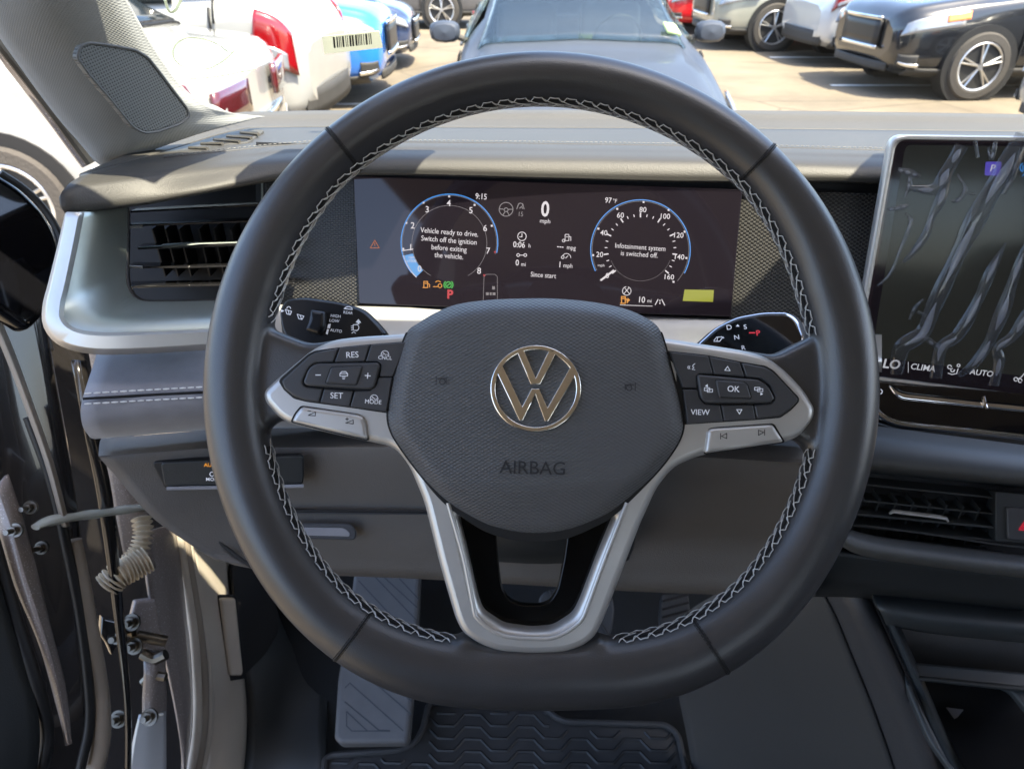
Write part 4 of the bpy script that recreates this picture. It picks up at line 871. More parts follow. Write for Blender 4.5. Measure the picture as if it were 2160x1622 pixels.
rows = [[(1820, 1222, .694), (1850, 1222, .690), (1870, 1230, .72)], [(1852, 1290, .692), (1876, 1290, .688), (1890, 1296, .72)], [(1888, 1372, .697), (1912, 1372, .692), (1925, 1380, .72)], [(1924, 1452, .704), (1948, 1452, .699), (1960, 1460, .73)], [(1966, 1555, .712), (1990, 1555, .707), (2004, 1560, .73)], [(2030, 1700, .725), (2062, 1700, .72), (2080, 1710, .75)]]
loft('edge_strip', rows, 'console_edge', con, n=12, sub=4)
for pl, rr in (([(1728, 1236, .719), (1762, 1300, .723), (1795, 1380, .733), (1828, 1460, .743), (1865, 1560, .753), (1925, 1740, .767)], .0011), ([(1822, 1222, .690), (1853, 1290, .688), (1890, 1372, .693), (1926, 1452, .700), (1967, 1555, .708), (2032, 1700, .72)], .0013)):
    Geo().tube([P(*p) for p in resample(curve(pl, 4), 30)], rr, 6).mk('seam', 'matte_black', kp)

# ================================================================== FOOTWELL
rows = [[(560, 1180, 1.12), (1000, 1180, 1.12), (1600, 1180, 1.12)], [(560, 1330, 1.12), (1000, 1330, 1.12), (1600, 1330, 1.10)], [(540, 1430, 1.09), (1000, 1430, 1.09), (1600, 1430, 1.06)], [(480, 1520, 1.06), (1000, 1520, 1.06), (1600, 1520, 1.04)], [(440, 1760, 1.0), (1000, 1760, 1.0), (1600, 1760, .98)]]
fl = loft('footwell_floor', rows, 'carpet', None, n=20, sub=4, kind='structure', thick=.01)
# dead pedal
DP = Fr((790, 1400, .97), (870, 1400, .97), (800, 1250, 1.03))
dpd = thing('footrest', 'light grey footrest pad with diagonal grooves left of the pedals', 'footrest', M4=DP.M.copy())
do = [(748, 1190), (886, 1190), (880, 1330), (872, 1440), (862, 1555), (856, 1566), (716, 1568), (704, 1556), (712, 1430), (735, 1300)]
pd_ = plate('pad', DP, [roundc(do, 10)], 0, .03, .006, 'dead_pedal', dpd)
q = Gfx(DP, .0004)
def G(a, b): return [a, b]
q.s([[(790, 1215), (877, 1306)], [(808, 1215), (879, 1280)], [(838, 1215), (882, 1262)], [(757, 1225), (874, 1350)], [(745, 1400), (866, 1505)], [(780, 1400), (868, 1478)], [(738, 1440), (850, 1540)], [(728, 1480), (800, 1540), (822, 1540)], [(728, 1450), (738, 1440)], [(731, 1500), (775, 1541), (742, 1541), (731, 1530), (731, 1500)], [(775, 1541), (822, 1541)]], 2.2)
q.mk('groove', 'dead_groove', pd_)
mat('black_recess', (.003, .003, .003), .9)
# pedals
BP = Fr((1210, 1290, .93), (1300, 1290, .93), (1210, 1240, .94))
bp_ = thing('brake_pedal', 'wide black brake pedal with cross-hatched rubber pad partly hidden by the lower spoke', 'pedal', M4=BP.M.copy())
bpo = [(1136, 1262), (1150, 1246), (1180, 1240), (1270, 1240), (1292, 1256), (1297, 1290), (1290, 1335), (1270, 1362), (1160, 1362), (1142, 1335)]
x_ = plate('pad', BP, [roundc(bpo, 12)], 0, .012, .003, 'pedal_rubber', bp_)
g = Geo()
for k in range(-4, 9):
    g.tube([BP.w(1136 + k * 22, 1245, .0008), BP.w(1136 + k * 22 + 70, 1358, .0008)], .0016, 6) if 1140 < 1136 + k * 22 < 1225 else None
    if 1140 < 1136 + k * 22 < 1225: g.tube([BP.w(1136 + k * 22 + 70, 1245, .0008), BP.w(1136 + k * 22, 1358, .0008)], .0016, 6)
g.mk('tread', 'matte_black', x_)
Geo().tube([BP.w(1215, 1280, -.01), P(1215, 1180, 1.05), P(1215, 1100, 1.0)], .010, 10).mk('arm', 'matte_black', bp_)
AP = Fr((1430, 1310, .95), (1490, 1312, .95), (1432, 1250, .99))
ap_ = thing('accelerator_pedal', 'narrow black accelerator pedal with slanted ridges right of the brake', 'pedal', M4=AP.M.copy())
x_ = plate('pad', AP, [roundc([(1394, 1252), (1452, 1250), (1458, 1300), (1462, 1372), (1400, 1380), (1390, 1300)], 8)], 0, .012, .003, 'pedal_rubber', ap_)
g = Geo()
for k in range(7): g.tube([AP.w(1398, 1268 + k * 17, .0008), AP.w(1452, 1254 + k * 17, .0008)], .0018, 6)
g.mk('tread', 'matte_black', x_)
# rubber mat with zigzag ribs
MF = Fr((1050, 1560, 1.0), (1300, 1565, .99), (1050, 1500, 1.035))
fm_ = thing('floor_mat', 'black rubber floor mat with raised zigzag ribs and turned-up border', 'floor mat', M4=MF.M.copy())
mo = [(905, 1480), (1150, 1492), (1170, 1512), (1195, 1522), (1405, 1528), (1430, 1548), (1450, 1640), (1460, 1740), (680, 1740), (685, 1600), (700, 1592), (840, 1582), (872, 1570), (892, 1540)]
mp = plate('mat_body', MF, [roundc(mo, 14)], 0, .012, .002, 'mat_rubber', fm_)
Geo().tube([MF.w(x, y, .004) for x, y in roundc(mo, 14)], .0045, 8, closed=True, flat=.9).mk('raised_border', 'mat_rubber', fm_)
g = Geo()
def inmat(x, y): 
    if x < 700: return y > 1602
    if x < 905: return y > 1600 - 0 * x
    if x < 1160: return y > 1502
    if x < 1425: return y > 1538 + (x - 1160) * .02
    return False
for r in range(-6, 30):
    pts = []; x = 700 - 0; y0 = 1400 + r * 26
    k = 0
    while x < 1440:
        pts.append((x, y0)); pts.append((x + 34, y0 + 1)); x += 34; pts_last = None
        x += 22; y0 -= 24; pts.append((x, y0))
        x += 34; pts.append((x, y0 + 1)); 
        x += 22; y0 += 24 if k % 1 == 0 else 0; k += 1; pts.append((x, y0)); y0 += 0
    run = []
    fine = resample([(a, b) for a, b in pts], 420)
    for p in fine:
        if inmat(*p) and p[1] < 1730: run.append(MF.w(p[0], p[1], .0008))
        else:
            if len(run) > 3: g.tube(run, .0022, 4, flat=.8, fn=MF.n)
            run = []
    if len(run) > 3: g.tube(run, .0022, 4, flat=.8, fn=MF.n)
mat('mat_rib', (.022, .024, .026), .5)
g.mk('zigzag_ribs', 'mat_rib', fm_)
# ================================================================== THIS CAR'S BODY: pillar, glass, roof, sill, jamb
body = thing('car_shell', 'dark painted body shell with grey fabric windscreen pillar, seen from the driver seat', 'car body', loc=P(420, 1300, .9))
def WP(x, y, z): return Vector((x, y, CAMH + z))
# pillar trim
rows = [[(-70, -90, .47), (-40, -110, .46), (60, -120, .45), (160, -120, .46), (205, -110, .475)],
        [(-25, 40, .50), (0, 32, .485), (95, 10, .475), (215, -10, .49), (268, 0, .51)],
        [(48, 150, .53), (76, 140, .515), (160, 110, .505), (270, 90, .52), (322, 95, .54)],
        [(118, 245, .56), (148, 236, .545), (228, 200, .535), (330, 170, .55), (382, 180, .575)],
        [(170, 305, .58), (198, 296, .565), (270, 265, .56), (380, 230, .575), (440, 226, .61)],
        [(196, 336, .59), (226, 330, .578), (310, 300, .58), (410, 262, .60), (500, 240, .66)],
        [(215, 352, .60), (245, 346, .595), (320, 318, .60), (430, 280, .62), (560, 246, .70)]]
pt = loft('pillar_trim', rows, 'pillar_fabric', body, n=40, sub=6, thick=.01)
PF = Fr((280, 190, .526), (390, 240, .565), (210, 110, .50))
grl = [(163, 122), (170, 98), (188, 91), (230, 96), (285, 106), (312, 122), (338, 155), (368, 195), (397, 232), (399, 246), (380, 262), (330, 279), (303, 281), (280, 268), (235, 212), (190, 160)]
PF.h0 = 0
mat('grille_rim_grey', (.095, .10, .098), .7)
gp = plate('speaker_grille', PF, [roundc(grl, 9)], .0150, .008, .0018, 'grille_fabric', pt, bres=4)
Geo().tube([PF.w(x, y, .0150) for x, y in roundc(grl, 9)], .0011, 6, closed=True).mk('grille_rim', 'grille_rim_grey', pt)
# dark seal along the pillar's outer edge
sl = [(-60, 10, .53), (0, 92, .545), (60, 168, .565), (120, 247, .585), (160, 302, .60), (192, 345, .61)]
Geo().tube([P(*p) for p in resample(curve(sl, 4), 24)], .0045, 8).mk('door_seal', 'rubber_dark', body)
Geo().tube([P(x - 8, y + 4, d + .012) for x, y, d in resample(curve(sl, 4), 24)], .0050, 8).mk('pillar_frame', 'jamb_paint', body)
# windscreen
gy0, gz0, gy1, gz1 = .80, -.168, .36, .20
WG = FrW(WP(0, gy0, gz0), WP(.5, gy0, gz0), WP(0, gy1, gz1))
v = []; 
for i in range(5):
    for j in range(9):
        x = -.50 + 1.78 * j / 8; t = i / 4; v.append(WP(x, gy0 + (gy1 - gy0) * t, gz0 + (gz1 - gz0) * t))
mk('windscreen', v, grid_faces(5, 9), 'windshield_glass', body, smooth=False, ang=0)
# roof, header, far side, rear
def boxw(x0, x1, y0, y1, z0, z1): return Geo().box(WP((x0 + x1) / 2, (y0 + y1) / 2, (z0 + z1) / 2), (x1 - x0, y1 - y0, z1 - z0))
boxw(-.47, 1.26, -2.3, .37, .20, .24).mk('roof', 'headliner', body, mods=[('bev', .01)])
g = boxw(1.20, 1.26, -2.3, .75, -1.1, -.22); g.add(*(lambda q: (q.v, q.f))(boxw(1.20, 1.26, -.75, -.60, -.22, .2))); g.mk('side_wall', 'seat_leather', body)
g = boxw(-.47, 1.26, -2.34, -2.28, -1.1, -.15); g.mk('tailgate', 'seat_leather', body)
g = boxw(-.50, -.44, -2.3, -.62, -1.1, -.22); g.mk('rear_side_wall', 'seat_leather', body)
g = boxw(1.20, 1.26, -2.3, -.25, -.22, .2); g.mk('rear_pillar', 'headliner', body)
g = boxw(-.50, -.44, -2.3, -.70, -.22, .2); g.mk('rear_pillar', 'headliner', body)
g = boxw(-.47, .05, -2.34, -2.28, -.15, .2); g.mk('rear_corner', 'headliner', body)
boxw(-.47, 1.26, -2.3, 1.2, -1.16, -1.08).mk('floor_pan', 'carpet', body)
boxw(-.50, 1.26, .98, 1.02, -1.1, -.30).mk('bulkhead', 'carpet', body)
# bonnet of this car, beyond the glass and below the dash line
v = []; R2, C2 = 8, 14
for i in range(R2):
    for j in range(C2):
        u = -1 + 2 * j / (C2 - 1); y = .86 + 1.05 * i / (R2 - 1); v.append(WP(.38 + u * .80, y, -.24 - .30 * (i / (R2 - 1)) ** 1.6 - .06 * u * u))
mk('bonnet', v, grid_faces(R2, C2), 'char_paint', body, mods=[('solid', .01)])
boxw(-.47, 1.26, .68, 1.0, -.31, -.28).mk('cowl', 'matte_black', body)
# unseen visor and tag panels added to cast shade patches on the dash
vz = thing('added_visor', 'added unseen visor panel that shades the passenger side of the dash', 'added shade panel', loc=WP(.6, .36, .18))
g = Geo(); A = Vector((0, gy1 - gy0, gz1 - gz0)).normalized()
g.add([WP(.33, .365, .182), WP(.92, .365, .182), WP(.92, .50, .066), WP(.36, .50, .066)], [(0, 1, 2, 3)]); g.mk('shade_panel', 'headliner', vz, smooth=False, mods=[('solid', .012)])
dv_ = thing('added_visor', 'added unseen visor panel that shades the driver side of the dash', 'added shade panel', loc=WP(-.3, .36, .18))  # added out of view to shade the left end of the dash
Geo().add([WP(-.46, .44, .121), WP(-.160, .44, .121), WP(-.160, .53, .046), WP(-.46, .53, .046)], [(0, 1, 2, 3)]).mk('shade_panel', 'headliner', dv_, smooth=False, mods=[('solid', .012)])
tt = thing('added_shade_box', 'added unseen box at the windscreen that shades a patch of the dash', 'toll tag', loc=WP(-.05, .46, .11))  # unseen box, added only to shade one patch of the dash pad
Geo().add([WP(-.110, .455, .108), WP(.01, .455, .108), WP(.01, .525, .050), WP(-.110, .525, .050)], [(0, 1, 2, 3)]).mk('shade_box', 'headliner', tt, smooth=False, mods=[('solid', .008)])
# seats behind (seen in reflections)
def seat(x, y, lab):
    s = thing('passenger_seat', lab, 'seat', loc=WP(x, y, -1.08))
    boxw(x - .25, x + .25, y, y + .52, -.86, -.68).mk('cushion', 'seat_leather', s, mods=[('bev', .05, 4)])
    boxw(x - .24, x + .24, y - .14, y + .02, -.76, -.14).mk('backrest', 'seat_leather', s, mods=[('bev', .05, 4)])
    boxw(x - .13, x + .13, y - .12, y - .02, -.08, .10).mk('headrest', 'seat_leather', s, mods=[('bev', .04, 4)])
    return s
ds = seat(.0, -.62, 'black leather driver seat behind the viewpoint')
seat(.76, -.25, 'black leather passenger seat beside the centre console')

# ---- jamb (body side) and open door
def strip(name, left, right, m, parent, n=3, bulge=0.0, **k):
    N = 24; a = resample(curve(left, 5), N); b = resample(curve(right, 5), N)
    rows = [[tuple(p), ((p[0] + q[0]) / 2, (p[1] + q[1]) / 2, (p[2] + q[2]) / 2 - bulge), tuple(q)] for p, q in zip(a, b)]
    v = [P(*x) for r in rows for x in resample(curve(r, 5), 9)]
    return mk(name, v, grid_faces(N, 9), m, parent, mods=[('solid', k.pop('thick', .004), 1)], **k)
def JD(px, off=0): return .41 * 1500 / (1080 - px) + off
# back wall of the hinge space
strip('jamb_inner', [(60, 620, .75), (100, 900, .80), (150, 1200, .88), (200, 1700, .95)], [(260, 700, .82), (290, 950, .85), (420, 1250, .95), (470, 1700, 1.02)], 'door_paint', body)
strip('jamb_flange', [(150, 560, .70), (190, 760, .72), (228, 1000, .745), (262, 1180, .77)], [(200, 560, .70), (222, 760, .72), (300, 1030, .76), (330, 1200, .80)], 'jamb_paint', body, bulge=.004)
strip('a_post', [(305, 1122, JD(300)), (317, 1247, JD(310)), (350, 1380, JD(340)), (375, 1513, JD(365)), (383, 1613, JD(375)), (384, 1720, JD(375))],
      [(372, 1105, JD(372)), (392, 1280, JD(390)), (403, 1400, JD(400)), (407, 1480, JD(402)), (400, 1580, JD(398)), (380, 1720, JD(380))], 'jamb_paint', body, bulge=.012)
def sealtube(pts, r, m, name='seal', parent=None, flat=1.0):
    return Geo().tube([P(*p) for p in resample(curve(pts, 5), 50)], r, 10, flat=flat).mk(name, m, parent or body)
sealtube([(374, 1110, JD(374)), (396, 1250, JD(395)), (410, 1350, JD(405)), (417, 1470, JD(410)), (412, 1570, JD(406)), (388, 1680, JD(395))], .0055, 'beige_trim', 'opening_seal')
sealtube([(386, 1120, JD(384)), (408, 1250, JD(403)), (424, 1360, JD(412)), (431, 1470, JD(420)), (425, 1570, JD(416)), (400, 1690, JD(400))], .0060, 'rubber', 'opening_seal')
sealtube([(395, 1130, JD(392)), (416, 1250, JD(412)), (434, 1360, JD(420)), (442, 1470, JD(428)), (436, 1570, JD(424)), (412, 1690, JD(410))], .0050, 'beige_trim', 'opening_seal')
kick = strip('kick_panel', [(400, 1120, JD(398)), (420, 1250, JD(415)), (438, 1360, JD(425)), (447, 1460, JD(430)), (442, 1560, JD(430)), (420, 1700, JD(420))],
      [(478, 1150, 1.02), (492, 1260, 1.04), (512, 1400, 1.045), (521, 1500, 1.03), (517, 1600, 1.00), (500, 1720, .98)], 'beige_trim', body, bulge=.008)
strip('kick_side', [(478, 1150, 1.02), (492, 1260, 1.04), (512, 1400, 1.045), (521, 1500, 1.03), (517, 1600, 1.00), (500, 1720, .98)],
      [(700, 1150, 1.22), (700, 1260, 1.22), (695, 1400, 1.12), (690, 1500, 1.06), (685, 1600, 1.0), (680, 1720, .97)], 'hard_dark', body, bulge=-.01)
KF = Fr((500, 1350, 1.035), (600, 1350, 1.10), (490, 1200, 1.03))
plate('kick_pocket', KF, [roundc([(488, 1190), (570, 1190), (590, 1330), (560, 1380), (512, 1428), (498, 1300)], 14)], .012, .006, .001, 'matte_black', body)
HF = Fr((480, 1340, .985), (512, 1340, 1.0), (472, 1262, .98))
plate('lever_gap', HF, [roundc([(459, 1254), (500, 1254), (520, 1430), (484, 1436)], 5)], -.002, .002, .0005, 'matte_black', body)
plate('bonnet_release', HF, [roundc([(465, 1262), (498, 1262), (514, 1418), (510, 1426), (485, 1426)], 6)], .004, .010, .004, 'beige_trim', body, bres=4)
# crinkled foil and metal plate near the sill
strip('sill_plate', [(292, 1510, .80), (280, 1560, .80), (266, 1640, .80), (255, 1720, .80)], [(350, 1500, .82), (351, 1560, .82), (351, 1640, .82), (350, 1720, .82)], 'silver_paint', body, bulge=.004)
strip('hinge_foil', [(302, 1380, .80), (303, 1420, .79), (300, 1470, .80), (300, 1515, .80)], [(350, 1380, .83), (350, 1420, .82), (352, 1470, .83), (350, 1515, .83)], 'jamb_paint', body, bulge=.012)
def bolt(x, y, d, r=.0062, parent=None):
    g = Geo(); A = P(x, y, d); n = (CAM - A).normalized() * .6 + Vector((-.3, -.3, .1)); n.normalize()
    g.tube([A, A + n * .006], r, 6); g.tube([A - n * .002, A + n * .001], r * 1.5, 16); g.tube([A + n * .006, A + n * .013], r * .55, 12)
    return g.mk('bolt', 'bolt_metal', parent or body)
HG = Fr((320, 1340, .80), (350, 1345, .81), (320, 1280, .80))
plate('hinge_bracket', HG, [roundc([(285, 1268), (330, 1262), (340, 1330), (352, 1342), (352, 1378), (300, 1368), (292, 1340), (270, 1330)], 5)], 0, .012, .003, 'jamb_paint', body)
plate('hinge_leaf', HG, [roundc([(215, 1300), (262, 1312), (268, 1350), (252, 1360), (236, 1384), (226, 1360), (212, 1340)], 5)], .012, .014, .003, 'door_paint', body)
for a in ((278, 1312, .775), (249, 1345, .77), (283, 1362, .78), (315, 1512, .785), (250, 1516, .77)): bolt(*a)
Geo().tube([P(268, 1318, .79), P(290, 1322, .79)], .012, 12).mk('hinge_pin', 'bolt_metal', body)
Geo().tube([P(290, 1340, .79), P(352, 1352, .80)], .006, 10).mk('hinge_arm', 'bolt_metal', body)
Geo().tube([P(x, y, .80) for x, y in curve([(300, 1378), (325, 1390), (350, 1380)], 5)], .006, 8).mk('foil_fold', 'bolt_metal', body)
Geo().tube([P(x, y, .80) for x, y in curve([(302, 1440), (320, 1425), (350, 1428)], 5)], .005, 8).mk('foil_fold', 'bolt_metal', body)
# corrugated wiring boot
bt = thing('wiring_boot', 'beige corrugated rubber wiring sleeve curving between the open door and the body', 'wiring sleeve', loc=P(260, 1210, .74))
pp = [P(*p) for p in resample(curve([(298, 1092, .76), (302, 1125, .755), (290, 1165, .75), (262, 1195, .745)], 6), 60)]
Geo().tube(pp, [.0085 + .0022 * sin(i * 2 * pi / 5) for i in range(60)], 14).mk('sleeve', 'boot_rubber', bt)
pp = [P(*p) for p in resample(curve([(312, 1178, .745), (280, 1196, .735), (250, 1212, .725), (224, 1238, .72)], 6), 72)]
Geo().tube(pp, [.0120 + .0030 * sin(i * 2 * pi / 6) for i in range(72)], 16).mk('sleeve', 'boot_rubber', bt)

door = thing('open_door', 'open dark metallic driver door seen edge-on with rubber seals at the far left', 'car door', loc=P(60, 1300, .66))
strip('door_shell', [(-120, 330, .56), (-110, 700, .60), (-100, 1100, .62), (-60, 1750, .64)], [(60, 400, .60), (96, 700, .63), (165, 1100, .68), (235, 1750, .76)], 'door_paint', door, bulge=-.01)
# sculpted mirror base / glossy top end of the door
MFm = Fr((40, 500, .575), (120, 520, .60), (40, 400, .58))
plate('door_corner', MFm, [roundc([(-60, 350), (0, 364), (48, 396), (92, 440), (124, 492), (136, 540), (128, 600), (100, 660), (60, 700), (-60, 620)], 20)], 0, .02, .007, 'piano_black', door, bres=4)
0 and plate('corner_inset', MFm, [roundc([(-40, 420), (20, 440), (60, 500), (70, 560), (40, 610), (-40, 560)], 16)], .003, .01, .003, 'piano_black', door, bres=3)
Geo().tube([MFm.w(x, y, .004) for x, y in curve([(0, 365), (50, 398), (92, 440), (122, 490), (134, 540)], 5)], .003, 8).mk('corner_edge', 'rubber_dark', door)
strip('paint_edge', [(-30, 1060, .60), (0, 1140, .60), (32, 1240, .605), (82, 1360, .615), (116, 1480, .63), (140, 1572, .64)],
      [(18, 1000, .61), (48, 1090, .612), (78, 1200, .62), (110, 1330, .63), (140, 1450, .64), (152, 1568, .65)], 'jamb_paint', door, bulge=.008)
strip('edge_rail', [(-60, 600, .585), (0, 728, .60), (52, 860, .615), (95, 980, .63), (130, 1110, .64)], [(-40, 590, .59), (20, 715, .605), (72, 855, .62), (115, 980, .635), (148, 1110, .645)], 'rubber', door, bulge=.005)
sealtube([(152, 1140, .665), (172, 1240, .67), (190, 1340, .675), (207, 1440, .68), (214, 1520, .68), (208, 1590, .68), (180, 1680, .67)], .0085, 'rubber', 'door_seal', door)
sealtube([(60, 880, .63), (110, 1020, .645), (140, 1150, .655), (168, 1290, .665), (185, 1420, .67), (190, 1520, .67), (170, 1620, .665)], .0045, 'rubber_dark', 'door_seal', door)
sealtube([(-20, 1130, .59), (30, 1300, .60), (75, 1440, .61), (98, 1530, .62), (92, 1600, .62), (50, 1700, .62)], .006, 'rubber_dark', 'trim_edge', door)
strip('door_trim', [(-200, 1180, .55), (-160, 1400, .56), (-100, 1740, .57)], [(-10, 1200, .585), (50, 1400, .60), (85, 1540, .61), (60, 1740, .61)], 'hard_dark', door, bulge=.01)
strip('door_flange', [(150, 760, .66), (175, 900, .67), (205, 1050, .69), (240, 1300, .72), (262, 1500, .73), (262, 1720, .74)], [(182, 760, .67), (206, 900, .68), (238, 1050, .70), (262, 1300, .73), (278, 1500, .74), (275, 1720, .75)], 'door_paint', door, bulge=.004)
for a in ((33, 1118, .60), (88, 1155, .63), (64, 1070, .62)): bolt(*a, r=.004, parent=door)
cs_ = thing('door_check_strap', 'metal door check strap wrapped in clear film reaching from the door to the body', 'check strap', loc=P(200, 1085, .68))
Geo().tube([P(x, y, d) for x, y, d in resample([(76, 1112, .615), (140, 1096, .65), (230, 1082, .70), (318, 1074, .76)], 20)], .0045, 8, flat=.5).mk('bar', 'bolt_metal', cs_)
Geo().tube([P(x, y, d) for x, y, d in resample(curve([(74, 1112, .612), (100, 1100, .625), (140, 1092, .645), (230, 1080, .695), (312, 1068, .755)], 5), 40)], [.004, .0045, .005, .0055, .006] + [.0065 + .0008 * sin(i * .55) for i in range(35)], 12, flat=.6).mk('clear_wrap', 'film_wrap', cs_)
mk('striker_bracket', *(lambda g: (g.v, g.f))(Geo().tube([P(76, 690, .655), P(104, 700, .655)], .010, 12).tube([P(82, 660, .66), P(98, 740, .655)], .006, 8)), 'bolt_metal', body)

# ---- things on the windscreen
lb = thing('windscreen_label', 'cream paper barcode label stuck inside the windscreen in front of the blue vehicle', 'paper label', loc=WG.w(745, 90, .002))
LFm = WG
lp_ = plate('paper', WG, [roundc([(679, 78), (800, 66), (808, 102), (684, 115)], 4)], .002, .0004, .0001, 'label_cream', lb)
q = Gfx(WG, .0024); x = 702
random.seed(9)
while x < 782:
    wv = random.choice((1.5, 2, 3, 4)); k = (x - 702) * -.10; q.p([(x, 79 + k), (x + wv, 79 + k), (x + wv + 2, 102 + k), (x + 2, 102 + k)]); x += wv + random.choice((1.5, 2, 3))
q.mk('barcode', 'print_black', lp_)
gm = thing('grease_mark', 'pale grease-pen loop and line drawn on the windscreen glass above the pillar base', 'pen marking', loc=WG.w(430, 120, .001))
def gpen(pts, w=6): return strokes_geo(WG, [curve(pts, 5)], w, .001)
v, f = gpen([(480, 110), (465, 98), (440, 86), (410, 80), (385, 84), (368, 100), (366, 120), (380, 138), (410, 146), (440, 145), (470, 130), (494, 108)], 4.5); mk('pen_stroke', v, f, 'grease_pen', gm, smooth=False)
v, f = gpen([(373, 163), (390, 167), (430, 165), (470, 160), (540, 146)], 4.5); mk('pen_stroke', v, f, 'grease_pen', gm, smooth=False)
gm2 = thing('grease_mark', 'pale grease-pen V-shaped numeral on the windscreen at the top left of the view', 'pen marking', loc=WG.w(360, 10, .001))
v, f = gpen([(344, -14), (350, 8), (358, 26), (370, 22), (380, 4), (388, -14)], 6); mk('pen_stroke', v, f, 'grease_pen', gm2, smooth=False)
# ================================================================== THE LOT AND ITS CARS
v = [(-120 + 240 * i / 24, -60 + 240 * j / 24, 0) for j in range(25) for i in range(25)]
mk('ground', v, grid_faces(25, 25), 'lot_concrete', None, kind='structure', ang=0)
g = Geo()
for (x0, y0) in ((-6.8, 3.3), (-6.8, 5.75), (-6.8, 8.3), (4.0, 7.0), (4.0, 9.5), (4.0, 12.0)):
    g.add([(x0, y0, .004), (x0 + 5.2, y0, .004), (x0 + 5.2, y0 + .1, .004), (x0, y0 + .1, .004)], [(0, 1, 2, 3)])
g.mk('bay_markings', 'lot_paint', None, kind='structure', smooth=False)
# section templates: x, zbottom, ztop, half width, belt z, roof half width  (metres, x from the front)
PROF = {
 'suv': [(0.0, .42, .80, .66, .70, .55), (.05, .30, .88, .78, .76, .66), (.22, .25, .96, .88, .84, .76), (.75, .24, 1.04, .93, .93, .82), (1.22, .24, 1.09, .94, 1.00, .80), (1.50, .24, 1.28, .94, 1.02, .71), (1.95, .24, 1.56, .94, 1.04, .64), (2.30, .24, 1.64, .94, 1.05, .63), (3.1, .24, 1.66, .94, 1.07, .62), (3.85, .24, 1.60, .93, 1.10, .60), (4.20, .25, 1.46, .91, 1.13, .60), (4.45, .28, 1.12, .88, 1.05, .66), (4.56, .32, .98, .80, .90, .70), (4.62, .40, .85, .70, .78, .60)],
 'sedan': [(0.0, .38, .62, .62, .56, .52), (.05, .25, .70, .76, .62, .66), (.25, .20, .80, .86, .70, .74), (.85, .19, .90, .90, .82, .78), (1.30, .19, .96, .91, .90, .76), (1.65, .19, 1.16, .91, .93, .66), (2.10, .19, 1.38, .91, .94, .58), (2.60, .19, 1.44, .91, .95, .57), (3.20, .19, 1.42, .90, .97, .56), (3.65, .19, 1.30, .90, .99, .57), (4.05, .20, 1.09, .89, 1.00, .66), (4.45, .22, 1.03, .86, .96, .72), (4.60, .28, .98, .80, .88, .68), (4.66, .36, .86, .72, .76, .60)]}
def secpts(s):
    x, zb, zt, hw, zl, rw = s
    return [(0, zb), (hw * .80, zb), (hw * .96, zb + .07), (hw * 1.0, zb + (zl - zb) * .45), (hw * .995, zb + (zl - zb) * .8), (hw * .965, zl), (rw + (hw - rw) * .06, zt - .055), (rw * .86, zt - .012), (0, zt + .012)]
